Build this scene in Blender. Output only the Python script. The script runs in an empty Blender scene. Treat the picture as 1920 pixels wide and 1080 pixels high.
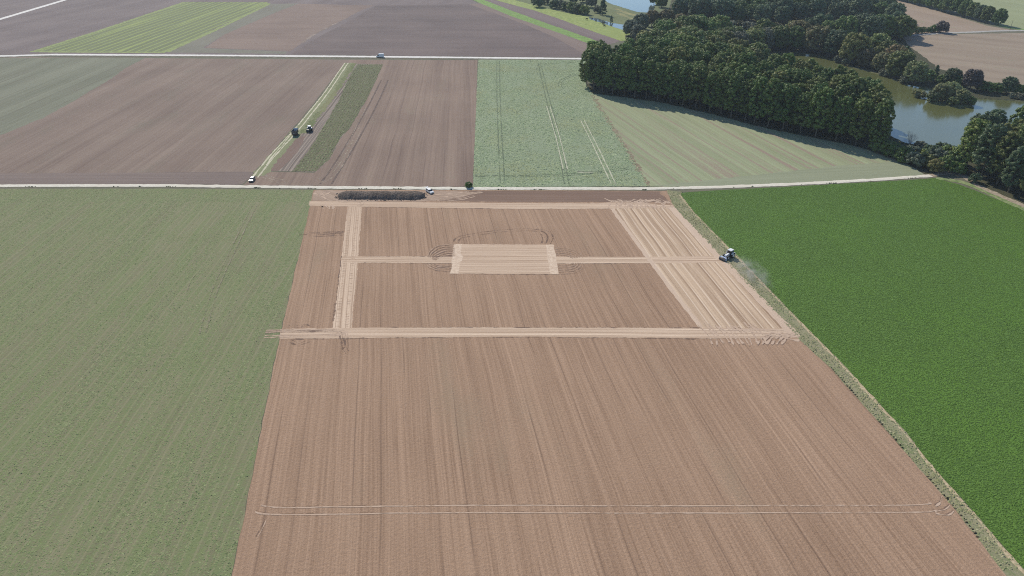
import bpy, bmesh, math, random
import numpy as np
from mathutils import Vector, Matrix, noise as mnoise
from mathutils.geometry import tessellate_polygon

R = math.radians
sc = bpy.context.scene
COL = sc.collection
random.seed(7)
rng = np.random.default_rng(7)

# ------------------------------------------------------------------ camera
CAM_H, PITCH, FPX = 116.0, 29.74, 1330.0          # drone height (m), depression (deg), focal length in photo pixels
cam_data = bpy.data.cameras.new('camera')
cam = bpy.data.objects.new('camera', cam_data)
COL.objects.link(cam)
cam.location = (0, 0, CAM_H)
cam.rotation_euler = (R(90 - PITCH), 0, 0)
cam_data.sensor_width = 36.0
cam_data.lens = FPX / 1920 * 36.0
cam_data.clip_start, cam_data.clip_end = 1.0, 9000.0
sc.camera = cam

# ------------------------------------------------------------------ sky, sun, exposure
SUN_EL, SUN_AZ = 36.5, -24.0                      # azimuth clockwise from +Y
world = bpy.data.worlds.new('World')
sc.world = world
world.use_nodes = True
wn = world.node_tree.nodes
sky = wn.new('ShaderNodeTexSky')
sky.sky_type = 'NISHITA'
sky.sun_disc = False
sky.sun_elevation = R(SUN_EL)
sky.sun_rotation = R(SUN_AZ)
sky.dust_density = .2
sky.ozone_density = 3.0
bg = wn['Background']
world.node_tree.links.new(sky.outputs[0], bg.inputs['Color'])
bg.inputs['Strength'].default_value = 0.11
sun_l = bpy.data.lights.new('sun', 'SUN')
sun_l.energy = 4.2
sun_l.angle = R(0.53)
sun_l.color = (1.0, 0.925, 0.79)
sun = bpy.data.objects.new('sun', sun_l)
COL.objects.link(sun)
sdir = Vector((math.sin(R(SUN_AZ)) * math.cos(R(SUN_EL)), math.cos(R(SUN_AZ)) * math.cos(R(SUN_EL)), math.sin(R(SUN_EL))))
sun.rotation_euler = sdir.to_track_quat('Z', 'Y').to_euler()
sun.location = (0, 0, 300)
sc.view_settings.view_transform = 'Standard'
sc.view_settings.look = 'None'
sc.view_settings.exposure = 0.25
sc.view_settings.gamma = 1.0
sc.view_settings.use_curve_mapping = False
sc.cycles.use_denoising = False
sc.cycles.filter_width = 1.05
sc.cycles.max_bounces = 6
sc.cycles.diffuse_bounces = 2
sc.cycles.transparent_max_bounces = 12
sc.cycles.volume_bounces = 0
sc.cycles.caustics_reflective = False
sc.cycles.caustics_refractive = False
KEXP = 1.22        # display value = albedo * KEXP (approx.)

# ------------------------------------------------------------------ helpers: pixels of the photo to points of the ground
CP, SP = math.cos(R(PITCH)), math.sin(R(PITCH))
def P(x, y, z=0.0):
    a, b = (x - 960) / FPX, (540 - y) / FPX
    d = Vector((a, b * SP + CP, b * CP - SP))
    t = (z - CAM_H) / d.z
    return Vector((d.x * t, d.y * t, z))

def lin(r, g, b, k=KEXP):
    f = lambda c: (c / 12.92 if c <= .04045 else ((c + .055) / 1.055) ** 2.4)
    return tuple(min(.9, f(v / 255) / k) for v in (r, g, b)) + (1.0,)

# ------------------------------------------------------------------ helpers: node materials
class NT:
    def __init__(s, name):
        s.m = bpy.data.materials.new(name)
        s.m.use_nodes = True
        s.t = s.m.node_tree
        s.bsdf = s.t.nodes['Principled BSDF']
        s.out = s.t.nodes['Material Output']
        s.bsdf.inputs['Roughness'].default_value = .95
        s.bsdf.inputs['Specular IOR Level'].default_value = .15
    def n(s, typ, props=None, **ins):
        nd = s.t.nodes.new(typ)
        for k, v in (props or {}).items():
            setattr(nd, k, v)
        for k, v in ins.items():
            key = int(k[1:]) if k[0] == 'i' and k[1:].isdigit() else k.replace('_', ' ')
            s.set(nd.inputs[key], v)
        return nd
    def set(s, sock, v):
        if isinstance(v, bpy.types.NodeSocket):
            s.t.links.new(v, sock)
        elif v is not None:
            sock.default_value = v
    def math(s, op, a, b=None, c=None, clamp=False):
        nd = s.n('ShaderNodeMath', {'operation': op, 'use_clamp': clamp})
        for i, v in enumerate((a, b, c)):
            if v is not None:
                s.set(nd.inputs[i], v)
        return nd.outputs[0]
    def noise(s, vec, scale, detail=2.0, rough=.55, dist=0.0):
        nd = s.n('ShaderNodeTexNoise', Vector=vec, Scale=scale, Detail=detail, Roughness=rough, Distortion=dist)
        return nd.outputs[0]
    def mix(s, f, a, b):
        nd = s.n('ShaderNodeMix', {'data_type': 'RGBA'})
        s.set(nd.inputs[0], f); s.set(nd.inputs[6], a); s.set(nd.inputs[7], b)
        return nd.outputs[2]
    def rng(s, v, a, b, c=0., d=1., smooth=True):
        nd = s.n('ShaderNodeMapRange', {'interpolation_type': 'SMOOTHSTEP' if smooth else 'LINEAR'})
        for i, x in enumerate((v, a, b, c, d)):
            s.set(nd.inputs[i], x)
        return nd.outputs[0]
    def pos(s):
        return s.n('ShaderNodeNewGeometry').outputs['Position']
    def map(s, vec, scale=(1, 1, 1), rot=0., loc=(0, 0, 0)):
        nd = s.n('ShaderNodeMapping', Vector=vec)
        nd.inputs['Scale'].default_value = scale
        nd.inputs['Rotation'].default_value = (0, 0, rot)
        nd.inputs['Location'].default_value = loc
        return nd.outputs[0]
    def bump(s, h, strength=.5, dist=.1):
        nd = s.n('ShaderNodeBump', Height=h, Strength=strength, Distance=dist)
        s.set(s.bsdf.inputs['Normal'], nd.outputs[0])

def rowdir(p, q):
    d = P(*q) - P(*p)
    return math.atan2(d.y, d.x)

def field_mat(name, dark, light, ang, accent=None, acc=(.55, .75), wb=.5, wm=.5, wf=.35, wc=.3, wp=.35,
              line=None, acc_scale=.02, acc_aniso=3., bump=.6, seed=0., clod=1.5, contrast=1.0, broad=.16, acc_fine=.5, fine=2.0, line_gap=(.4, .62)):
    """worked ground or low crop: strips, drill rows, clods and patches laid out along the direction of work"""
    N = NT(name)
    p = N.map(N.pos(), loc=(seed * 31.7, seed * 17.3, 0))
    r = N.map(p, rot=-ang)                           # x along the rows, y across
    wob = N.noise(p, .012, 2.)
    off = N.n('ShaderNodeCombineXYZ', Y=N.math('MULTIPLY', wob, 3.0)).outputs[0]
    r = N.n('ShaderNodeVectorMath', {'operation': 'ADD'}, i0=r, i1=off).outputs[0]
    nb = N.noise(N.map(r, (.0035, broad, 1)), 1., 2., .5)
    nm = N.noise(N.map(r, (.005, .75, 1)), 1., 3., .7)
    nf = N.noise(N.map(r, (.02, fine, 1)), 1., 3., .7)
    npt = N.noise(p, .018, 4., .6)
    nc = N.noise(p, clod, 4., .8)
    tot = wb + wm + wf + wc + wp
    s = None
    for v, w in ((nb, wb), (nm, wm), (nf, wf), (nc, wc), (npt, wp)):
        t = N.math('MULTIPLY', v, w / tot)
        s = t if s is None else N.math('ADD', s, t)
    k = .5 / contrast
    f = N.rng(s, .5 - .32 * k, .5 + .32 * k, smooth=False)
    c = N.mix(f, dark, light)
    if accent:
        na = N.noise(N.map(r, (acc_scale, acc_scale * acc_aniso, 1)), 1., 4., .6)
        nfa = N.noise(p, clod * .7, 3., .7)
        v = N.math('ADD', N.math('MULTIPLY', na, 1 - acc_fine), N.math('MULTIPLY', nfa, acc_fine))
        c = N.mix(N.rng(v, *acc), c, accent)
    if line:                                          # (spacing m, half width m, colour, strength)
        sp, hw, lc, st = line
        y = N.n('ShaderNodeSeparateXYZ', Vector=r).outputs[1]
        d = N.math('PINGPONG', y, sp / 2)
        m = N.rng(d, 0., hw, 1., 0.)
        brk = N.rng(N.noise(N.map(r, (.02, .4, 1)), 1., 3.), *line_gap)
        c = N.mix(N.math('MULTIPLY', N.math('MULTIPLY', m, brk), st), c, lc)
    N.set(N.bsdf.inputs['Base Color'], c)
    if bump:
        h = N.math('ADD', N.math('MULTIPLY', nc, .8), N.math('MULTIPLY', nf, .35))
        N.bump(h, bump, .25)
    return N.m

def speckle_mat(name, a, b, c=None, scale=1.5, big=.03, rough=.9, bump=0., trans=0.):
    """small-scale mix of two or three own colours"""
    N = NT(name)
    p = N.pos()
    f = N.rng(N.noise(p, scale, 3., .7), .38, .62)
    col = N.mix(f, a, b)
    if c:
        col = N.mix(N.rng(N.noise(p, big, 4., .6), .45, .65), col, c)
    N.set(N.bsdf.inputs['Base Color'], col)
    N.bsdf.inputs['Roughness'].default_value = rough
    if bump:
        N.bump(N.noise(p, scale * 1.3, 4., .7), bump, .2)
    if trans:
        tr = N.n('ShaderNodeBsdfTranslucent', Color=col)
        tr.inputs['Color'].default_value = (0, 0, 0, 1)
        N.set(tr.inputs['Color'], N.mix(1 - trans, col, (0, 0, 0, 1)))
        mx = N.n('ShaderNodeAddShader', i0=N.bsdf.outputs[0], i1=tr.outputs[0])
        N.set(N.out.inputs['Surface'], mx.outputs[0])
    return N.m

def patchy_mat(name, a, b, scale=.8, cover=(.35, .6), along=None):
    """worn track: own colour with gaps where the ground below shows"""
    N = NT(name)
    p = N.pos()
    N.set(N.bsdf.inputs['Base Color'], N.mix(N.noise(p, scale * 2, 3., .7), a, b))
    al = N.rng(N.math('ADD', N.math('MULTIPLY', N.noise(p, scale, 3., .7), .6), N.math('MULTIPLY', N.noise(p, .06, 2.), .4)), *cover)
    N.set(N.bsdf.inputs['Alpha'], al)
    return N.m

def plain(name, rgb, rough=.5, metal=0., spec=.5, vary=.12):
    N = NT(name)
    f = N.noise(N.n('ShaderNodeTexCoord').outputs['Object'], 3., 3.)
    d = tuple(c * (1 - vary) for c in rgb) + (1,)
    N.set(N.bsdf.inputs['Base Color'], N.mix(f, d, tuple(rgb) + (1,)))
    N.bsdf.inputs['Roughness'].default_value = rough
    N.bsdf.inputs['Metallic'].default_value = metal
    N.bsdf.inputs['Specular IOR Level'].default_value = spec
    return N.m

# ------------------------------------------------------------------ helpers: objects
def link(name, me, m=None, parent=None, kind=None, label=None, cat=None, group=None, loc=None, rz=None):
    o = bpy.data.objects.new(name, me)
    COL.objects.link(o)
    if m is not None and me is not None and not me.materials:
        me.materials.append(m)
    if parent: o.parent = parent
    if loc is not None: o.location = loc
    if rz is not None: o.rotation_euler = (0, 0, rz)
    tag(o, label, cat, group, kind)
    return o

def tag(o, label=None, cat=None, group=None, kind=None):
    if label: o['label'] = label
    if cat: o['category'] = cat
    if group: o['group'] = group
    if kind: o['kind'] = kind

def resample(pts, step, closed):
    out = []
    n = len(pts)
    for i in range(n if closed else n - 1):
        a, b = pts[i], pts[(i + 1) % n]
        k = max(1, min(400, int((b - a).length / step)))
        for j in range(k):
            out.append(a.lerp(b, j / k))
    if not closed: out.append(pts[-1].copy())
    return out

def smooth(pts, n=6):
    """Catmull-Rom through the points"""
    out = []
    for i in range(len(pts) - 1):
        p0, p1, p2, p3 = pts[max(i - 1, 0)], pts[i], pts[i + 1], pts[min(i + 2, len(pts) - 1)]
        for j in range(n):
            t = j / n
            out.append(.5 * ((2 * p1) + (p2 - p0) * t + (2 * p0 - 5 * p1 + 4 * p2 - p3) * t * t + (3 * p1 - p0 - 3 * p2 + p3) * t ** 3))
    out.append(pts[-1].copy())
    return out

LAYER = [0]
def nudge():
    LAYER[0] += 1
    return .00006 * (LAYER[0] % 90)

def sheet(name, px, m, z, jit=.3, step=3., kind='structure', world_pts=None, rag=0.):
    z += nudge()
    pts = world_pts or [P(*q) for q in px]
    pts = resample([Vector((p.x, p.y, 0)) for p in pts], step, True)
    vs = []
    for p in pts:
        j = mnoise.noise_vector(Vector((p.x * .35, p.y * .35, z * 50))) * jit + mnoise.noise_vector(Vector((p.x * 1.7, p.y * 1.7, z * 90))) * jit * rag
        vs.append(Vector((p.x + j.x, p.y + j.y, z)))
    tris = tessellate_polygon([vs])
    me = bpy.data.meshes.new(name)
    fs = []
    for t in tris:
        a, b, c = (vs[i] for i in t)
        up = (b - a).cross(c - a).z
        if abs(up) < 1e-9: continue
        fs.append(t if up > 0 else (t[0], t[2], t[1]))
    me.from_pydata(vs, [], fs)
    return link(name, me, m, kind=kind)

def strip_mesh(lines, width, z, jit=.08, step=1.5, offs=(0,), crown=0.):
    """ribbons that follow lines (lists of ground points), one or more wheel ruts each"""
    V, F = [], []
    for ln in lines:
        pts = resample(ln, step, False)
        for off in offs:
            z += .00004
            b0 = len(V)
            for i, p in enumerate(pts):
                a, b = pts[max(i - 1, 0)], pts[min(i + 1, len(pts) - 1)]
                t = (b - a); t.z = 0
                t = t.normalized() if t.length > 1e-6 else Vector((1, 0, 0))
                nrm = Vector((-t.y, t.x, 0))
                w = width * .5 * (1 + (mnoise.noise(Vector((p.x * .5 + off, p.y * .5, 1))) * jit / max(width, .1) * 4))
                c = p + nrm * (off + mnoise.noise(Vector((p.x * .2, p.y * .2, off))) * jit)
                V.append((c.x + nrm.x * w, c.y + nrm.y * w, z))
                if crown: V.append((c.x, c.y, z + crown))
                V.append((c.x - nrm.x * w, c.y - nrm.y * w, z))
                k = 3 if crown else 2
                if i:
                    q = len(V) - 2 * k
                    for e in range(k - 1):
                        F.append((q + e, q + e + 1, q + k + e + 1, q + k + e))
    me = bpy.data.meshes.new('strip')
    me.from_pydata(V, [], F)
    bm = bmesh.new(); bm.from_mesh(me)
    for f in bm.faces:
        if f.normal.z < 0: f.normal_flip()
    bm.to_mesh(me); bm.free()
    return me

def ribbon(name, lines_px, width, m, z, offs=(0,), jit=.08, curve=True, step=1.5, kind='structure', crown=0.):
    z += nudge()
    lines = []
    for l in lines_px:
        pts = [P(*q) for q in l]
        if curve and len(pts) > 2: pts = smooth(pts)
        lines.append(pts)
    return link(name, strip_mesh(lines, width, z, jit, step, offs, crown), m, kind=kind)

def inside(poly, X, Y):
    r = np.zeros(X.shape, bool)
    n = len(poly)
    for i in range(n):
        x1, y1, x2, y2 = poly[i][0], poly[i][1], poly[(i + 1) % n][0], poly[(i + 1) % n][1]
        if y1 == y2: continue
        c = ((y1 > Y) != (y2 > Y)) & (X < (x2 - x1) * (Y - y1) / (y2 - y1) + x1)
        r ^= c
    return r

def np_mesh(name, V, F, smooth_=False):
    me = bpy.data.meshes.new(name)
    nv, nf, k = len(V), len(F), F.shape[1]
    me.vertices.add(nv); me.vertices.foreach_set('co', V.astype(np.float32).ravel())
    me.loops.add(nf * k); me.loops.foreach_set('vertex_index', F.astype(np.int32).ravel())
    me.polygons.add(nf)
    me.polygons.foreach_set('loop_start', np.arange(0, nf * k, k, dtype=np.int32))
    me.update(calc_edges=True)
    return me

def tufts(name, px, density, r, h, m, z0=.03, rows=None, keep=None, sides=5, world_pts=None, label=None):
    """low plants as small leafy cones, scattered over the part of a field that the view reaches"""
    poly = [(p.x, p.y) for p in (world_pts or [P(*q) for q in px])]
    xs, ys = [p[0] for p in poly], [p[1] for p in poly]
    n = int((max(xs) - min(xs)) * (max(ys) - min(ys)) * density)
    X, Y = rng.uniform(min(xs), max(xs), n), rng.uniform(min(ys), max(ys), n)
    if rows:                                           # snap to drill rows: (angle, spacing, spread)
        a, sp, jt = rows
        u, v = X * math.cos(a) + Y * math.sin(a), -X * math.sin(a) + Y * math.cos(a)
        v = np.round(v / sp) * sp + rng.normal(0, jt, n)
        X, Y = u * math.cos(a) - v * math.sin(a), u * math.sin(a) + v * math.cos(a)
    k = inside(poly, X, Y)
    if keep is not None: k &= keep(X, Y)
    X, Y = X[k], Y[k]
    n = len(X)
    rad = rng.uniform(r[0], r[1], n); hh = rng.uniform(h[0], h[1], n); a0 = rng.uniform(0, 6.28, n)
    V = np.zeros((n, sides + 1, 3))
    for j in range(sides):
        a = a0 + j * 2 * math.pi / sides
        rj = rad * rng.uniform(.6, 1.25, n)
        V[:, j, 0] = X + rj * np.cos(a); V[:, j, 1] = Y + rj * np.sin(a); V[:, j, 2] = z0 + hh * rng.uniform(0, .35, n)
    V[:, sides, 0] = X + rng.normal(0, .25, n) * rad; V[:, sides, 1] = Y + rng.normal(0, .25, n) * rad; V[:, sides, 2] = z0 + hh
    F = np.zeros((n, sides, 3), np.int64)
    b = np.arange(n) * (sides + 1)
    for j in range(sides):
        F[:, j, 0] = b + j; F[:, j, 1] = b + (j + 1) % sides; F[:, j, 2] = b + sides
    me = np_mesh(name, V.reshape(-1, 3), F.reshape(-1, 3))
    return link(name, me, m, kind='stuff', label=label)

# value noise on arrays, for thinning plants in strips and patches
def vnoise(X, Y, s, seed=0):
    x, y = X * s + seed * 13.1, Y * s + seed * 7.7
    xi, yi = np.floor(x).astype(np.int64), np.floor(y).astype(np.int64)
    fx, fy = x - xi, y - yi
    fx, fy = fx * fx * (3 - 2 * fx), fy * fy * (3 - 2 * fy)
    def hsh(a, b):
        q = (a * 374761393 + b * 668265263) & 0x7fffffff
        q = ((q ^ (q >> 13)) * 1274126177) & 0x7fffffff
        return (q & 0xffff) / 65535.
    return (hsh(xi, yi) * (1 - fx) + hsh(xi + 1, yi) * fx) * (1 - fy) + (hsh(xi, yi + 1) * (1 - fx) + hsh(xi + 1, yi + 1) * fx) * fy

# ------------------------------------------------------------------ the ground and its fields
A_MAIN = rowdir((1465, 847), (1115, 347))              # drill direction of the near field
A_MAIN = rowdir((718, 1000), (718, 400)) if False else math.atan2(1.0, -0.158)
Zs = {k: .02 + .006 * (i + 1) for i, k in enumerate(('base', 'field', 'field2', 'patch', 'patch2', 'band', 'band2', 'track', 'track2', 'road', 'water'))}

M_ground = field_mat('meadow_ground', lin(96, 100, 82), lin(128, 122, 104), R(60), wp=.8, seed=3)
me = bpy.data.meshes.new('ground')
me.from_pydata([(-4500, -1500, 0), (4500, -1500, 0), (4500, 7000, 0), (-4500, 7000, 0)], [], [(0, 1, 2, 3)])
link('ground', me, M_ground, kind='structure')

# near field of bare drilled soil
MAIN = [(588, 356), (700, 356), (1250, 358), (1262, 385), (1355, 485), (1453, 585), (1502, 640), (1557, 690), (1660, 805), (1722, 877), (1795, 960), (1882, 1072), (2060, 1290), (330, 1290), (390, 1290), (435, 1080), (524, 636), (560, 480)]
MAIN = [q for q in MAIN if q != (330, 1290)]
M_soil = field_mat('drilled_soil', lin(139, 111, 90), lin(197, 165, 139), A_MAIN, accent=lin(163, 140, 117), acc=(.56, .74),
                   wb=.22, wm=.55, wf=.7, wc=.5, wp=.3, line=(6.1, .3, lin(118, 95, 80), .6), acc_scale=.010, acc_aniso=4, bump=.9, contrast=1.15, acc_fine=.2, fine=2.0)
sheet('ploughed_field', MAIN, M_soil, Zs['field2'], jit=.35)
# darker headland along the white track
M_head = field_mat('headland_soil', lin(114, 92, 80), lin(152, 126, 110), rowdir((850, 366), (1230, 366)), seed=4, wb=.8, contrast=1.1)
sheet('ploughed_headland', [(870, 358), (1235, 359), (1256, 380), (1150, 379), (960, 379), (820, 377), (840, 368)], M_head, Zs['patch'], jit=.8)
M_yard = field_mat('trodden_soil', lin(150, 126, 108), lin(196, 172, 152), rowdir((600, 360), (640, 375)), seed=5, wb=.8, wm=.8, contrast=1.2)
sheet('trodden_earth', [(592, 357), (700, 358.5), (880, 358.5), (905, 360), (880, 366), (850, 373), (800, 378), (640, 378), (584, 377)], M_yard, Zs['patch2'], jit=1.2)

# pale bands of rolled soil
A_X = rowdir((640, 487), (1350, 487))
def band_mat(name, ang, seed):
    return field_mat(name, lin(172, 143, 119), lin(236, 211, 186), ang, seed=seed, wb=.35, wm=.8, wf=.6, wc=.3, wp=.2, contrast=1.45, bump=.45,
                     broad=.45, line=(1.5, .2, lin(166, 139, 117), .75), line_gap=(.25, .5))
M_bx = band_mat('rolled_soil_across', A_X, 1)
M_by = band_mat('rolled_soil_along', A_MAIN, 2)
sheet('rolled_soil_band', [(580, 377.2), (680, 378.5), (960, 381), (1120, 381.5), (1150, 378), (1200, 379), (1235, 384), (1261, 385), (1264, 390.5), (1140, 391.5), (960, 391.8), (680, 388), (579, 386)], M_bx, Zs['band2'], jit=.25, step=.9, rag=1.1)
sheet('rolled_soil_band', [(652, 386), (679, 388), (672, 480), (665, 555), (659, 618), (623, 618), (632, 555), (641, 480)], M_by, Zs['band'], jit=.25, step=.9, rag=1.1)
sheet('rolled_soil_band', [(640, 480.5), (853, 481), (853, 494), (640, 492.5)], M_bx, Zs['band2'], jit=.2, step=.9, rag=1.1)
sheet('rolled_soil_band', [(1040, 481.5), (1200, 482), (1350, 480), (1362, 490), (1300, 493.5), (1044, 494.5)], M_bx, Zs['band2'], jit=.2, step=.9, rag=1.1)
sheet('rolled_soil_patch', [(851, 458), (1038, 459.2), (1041, 474), (1043, 481), (1045, 496), (1048, 514.5), (844, 513.5), (848, 497), (847, 482), (850, 470)], M_bx, Zs['track'], jit=.3, step=.9, rag=1.1)
sheet('rolled_soil_band', [(526, 617), (640, 615.5), (720, 614), (1200, 614.5), (1480, 616), (1500, 638), (1497, 641), (1470, 635), (1330, 635), (1000, 632), (720, 633.5), (640, 635.5), (523.5, 636)], M_bx, Zs['band2'], jit=.25, step=.9, rag=1.1)
M_cap = speckle_mat('fresh_rolled_soil', lin(206, 181, 158), lin(228, 205, 182), scale=.9, big=.1, bump=.3)
sheet('rolled_soil_edge', [(1024, 459), (1038, 459.2), (1041, 474), (1043, 481), (1045, 496), (1048, 514.5), (1031, 514), (1028, 490)], M_cap, Zs['track'] + .003, jit=.4)
sheet('rolled_soil_edge', [(851, 458), (866, 458.3), (864, 474), (868, 481), (862, 496), (860, 513.8), (844, 513.5), (848, 497), (847, 482), (850, 470)], M_cap, Zs['track'] + .003, jit=.4)
M_blk = field_mat('rolled_soil_block', lin(158, 130, 106), lin(227, 201, 173), A_MAIN, seed=6, wb=.7, wm=.9, wf=.4, wc=.25, wp=.2, contrast=1.7, bump=.45,
                  broad=.42, line=(3.05, .4, lin(232, 210, 187), .9), line_gap=(.3, .5))
sheet('rolled_soil_block', [(1145, 389), (1262, 388), (1356, 487), (1453, 587), (1480, 618), (1314, 618), (1240, 515)], M_blk, Zs['band'], jit=.25, step=.9, rag=1.1)
M_edge = field_mat('rolled_soil_edge', lin(198, 172, 150), lin(222, 198, 176), A_MAIN, seed=8, wc=.5)
ribbon('rolled_soil_edge', [[(1258, 389), (1352, 487)], [(1358, 492), (1452, 590), (1492, 632)]], 3.0, M_edge, Zs['track'], jit=.3)
ribbon('rolled_soil_edge', [[(1148, 392), (1242, 520), (1314, 613)]], 1.6, M_edge, Zs['track'], jit=.2)

# left field of pale green cover crop
LEFT = [(-700, 354), (0, 354), (300, 354), (589, 356), (560, 478), (523, 636), (434, 1080), (388, 1290), (-1400, 1290)]
A_LEFT = rowdir((100, 480), (245, 380))
A_LEFT = math.atan2(1.1517, -.015)
M_left = field_mat('cover_crop_soil', lin(118, 117, 89), lin(150, 147, 116), A_LEFT, accent=lin(127, 137, 95), acc=(.42, .6), wb=.8, wm=.6, wf=.4, wc=.5, seed=9, line=(2.2, .4, lin(152, 148, 116), .6), line_gap=(.2, .45), acc_scale=.03, acc_aniso=7)
sheet('cover_crop_field', LEFT, M_left, Zs['field'], jit=.5)
M_lt = speckle_mat('cover_crop_leaf', lin(118, 133, 90), lin(149, 156, 114), lin(131, 144, 98), scale=.9, big=.05, trans=.2)
LVIS = [(-120, 354.5), (300, 355), (587, 356.5), (558, 478), (521, 636), (432, 1080), (415, 1160), (-260, 1160)]
def keep_left(X, Y):
    v = -X * math.sin(A_LEFT) + Y * math.cos(A_LEFT)
    u = X * math.cos(A_LEFT) + Y * math.sin(A_LEFT)
    s = .55 * vnoise(u * .05, v, .23, 1) + .45 * vnoise(X, Y, .11, 2)
    rut = np.abs(np.abs((v % 4.4) - 2.2) - 2.2) < .55
    p = np.clip((s - .15) * 1.9, .15, 1)
    p = p * (.45 + .55 * (.5 + .5 * np.cos(v / 2.2 * 2 * math.pi)))
    p = np.where(rut & (vnoise(u, v * 3, .05, 5) > .3), p * .2, p)
    head = Y > P(300, 379).y
    p = np.where(head, .9, p)
    return rng.uniform(0, 1, len(X)) < p
tufts('cover_crop', LVIS, 9.5, (.12, .28), (.03, .11), M_lt, z0=Zs['field'], keep=keep_left, rows=(A_LEFT, .55, .12), sides=4)

# right field of dense dark green crop
RIGHT = [(1271, 362), (1320, 358), (1500, 349), (1735, 335.5), (1752, 334), (1800, 346), (1850, 366), (1925, 396), (2300, 560), (2700, 760), (2500, 1290), (2130, 1290), (1917, 1066), (1815, 948), (1752, 878), (1690, 808), (1559, 666), (1493, 600), (1447, 553), (1385, 488), (1354, 456), (1292, 396)]
M_right = field_mat('green_crop_soil', lin(70, 98, 42), lin(96, 126, 58), A_MAIN, seed=11, wc=.8, wp=.6, clod=2.2, bump=.8)
sheet('green_crop_field', RIGHT, M_right, Zs['field'], jit=.5)
M_rt = speckle_mat('green_crop_leaf', lin(88, 119, 46), lin(103, 136, 60), lin(98, 133, 52), scale=1.3, big=.03, rough=.6, trans=.12)
RVIS = [(1277, 362.5), (1500, 349.5), (1735, 336), (1752, 334.5), (1800, 347), (1850, 367), (1925, 398), (2080, 470), (2200, 560), (2200, 1160), (2010, 1160), (1918, 1066), (1816, 948), (1753, 878), (1698, 809), (1566, 667), (1500, 601), (1454, 554), (1391, 489), (1360, 458), (1298, 395)]
tufts('green_crop', RVIS, 11.0, (.13, .28), (.04, .115), M_rt, z0=Zs['field'] + .03, rows=(A_MAIN, .5, .13), sides=4)

# grass verge between the near field and the green crop, with a strip of bare pale earth
VERGE = [(1250, 357), (1280, 360), (1276, 364), (1300, 396), (1362, 458), (1392, 489), (1454, 554), (1499, 601), (1565, 667), (1697, 809), (1752, 879), (1815, 949), (1917, 1067), (2130, 1292), (2062, 1292), (1881, 1072), (1795, 960), (1722, 877), (1660, 805), (1557, 690), (1502, 640), (1453, 587), (1356, 487), (1262, 386)]
M_verge = field_mat('verge_grass', lin(128, 126, 98), lin(178, 170, 138), A_MAIN, accent=lin(130, 138, 98), acc=(.48, .6), seed=12, wc=.8, acc_scale=.06)
sheet('grass_verge', VERGE, M_verge, Zs['patch'], jit=.4)
M_vt = speckle_mat('verge_tuft', lin(130, 138, 98), lin(182, 176, 142), lin(152, 152, 112), scale=1.1, big=.06, trans=.35)
def keep_v(X, Y): return rng.uniform(0, 1, len(X)) < np.clip(vnoise(X, Y, .25, 3) * 1.3, .25, 1)
tufts('verge_grass', [q for q in VERGE if q[1] < 1292] + [], 6.5, (.12, .32), (.08, .26), M_vt, z0=Zs['patch'], keep=keep_v, sides=4)
M_bare = speckle_mat('bare_earth_strip', lin(178, 160, 128), lin(204, 186, 154), scale=1.2, bump=.4)
ribbon('bare_earth_strip', [[(1274, 366), (1298, 396), (1360, 460), (1391, 491), (1453, 556)], [(1453, 556), (1498, 603), (1564, 669), (1695, 811), (1750, 881), (1813, 951), (1914, 1068), (2100, 1270)]], .75, M_bare, Zs['track'], jit=.3, curve=False)
# dark clods thrown up along the ploughed edge
M_clod = speckle_mat('dark_clod', lin(66, 62, 50), lin(96, 88, 70), scale=2)
EDGEW = []
epts = resample([P(*q) for q in ((1557, 690), (1660, 805), (1722, 877), (1795, 960), (1882, 1072), (1990, 1200))], .9, False)
for p in epts:
    EDGEW.append(p)
cl = [p for p in EDGEW if mnoise.noise(p * .11) > -.02]
Vc, Fc = [], []
for p in cl:
    b = len(Vc); r_ = random.uniform(.12, .4)
    for j in range(5):
        a = j * 1.2566 + random.random() * .5
        Vc.append((p.x + .25 + r_ * math.cos(a) * random.uniform(.7, 1.5), p.y + r_ * math.sin(a) * random.uniform(.7, 1.3), Zs['patch']))
    Vc.append((p.x + .25, p.y, Zs['patch'] + random.uniform(.15, .4)))
    for j in range(5): Fc.append((b + j, b + (j + 1) % 5, b + 5))
me = bpy.data.meshes.new('weeds'); me.from_pydata(Vc, [], Fc)
link('weeds', me, M_clod, kind='stuff')

# fields between the two white roads
A_F1 = rowdir((225, 270), (475, 112))
M_f1 = field_mat('brown_soil', lin(122, 104, 95), lin(154, 136, 123), A_F1, accent=lin(126, 118, 104), acc=(.52, .7), seed=13, wb=.7, wm=.6, wf=.3, wc=.45, wp=.5, broad=.1, fine=1.2, clod=1.0, contrast=1.5)
sheet('ploughed_field', [(-700, 107), (0, 107), (660, 112), (640, 128), (615, 158), (590, 192), (565, 222), (540, 250), (515, 280), (490, 308), (465, 334), (455, 346), (0, 346), (-700, 346)], M_f1, Zs['field'], jit=.5)
M_g1 = field_mat('sprouting_soil', lin(112, 114, 96), lin(142, 143, 124), A_F1, accent=lin(124, 112, 102), acc=(.55, .7), seed=14, wb=.8, wm=.7, broad=.1, line=(9, .8, lin(104, 96, 84), .7), fine=1., contrast=1.35)
sheet('sprouting_field', [(-700, 108.5), (0, 108.5), (272, 109), (235, 128), (205, 150), (170, 170), (130, 195), (80, 222), (0, 254), (-120, 290), (-700, 330)], M_g1, Zs['field2'], jit=1.2)
A_F4 = rowdir((760, 340), (800, 125))
M_f4 = field_mat('reddish_soil', lin(123, 104, 94), lin(160, 139, 124), A_F4, accent=lin(146, 134, 116), acc=(.55, .7), seed=15, wb=.6, wm=.6, wf=.3, wc=.45, wp=.45, line=(9, .5, lin(112, 94, 88), .5), broad=.12, fine=1.3, clod=1., contrast=1.5)
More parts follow.
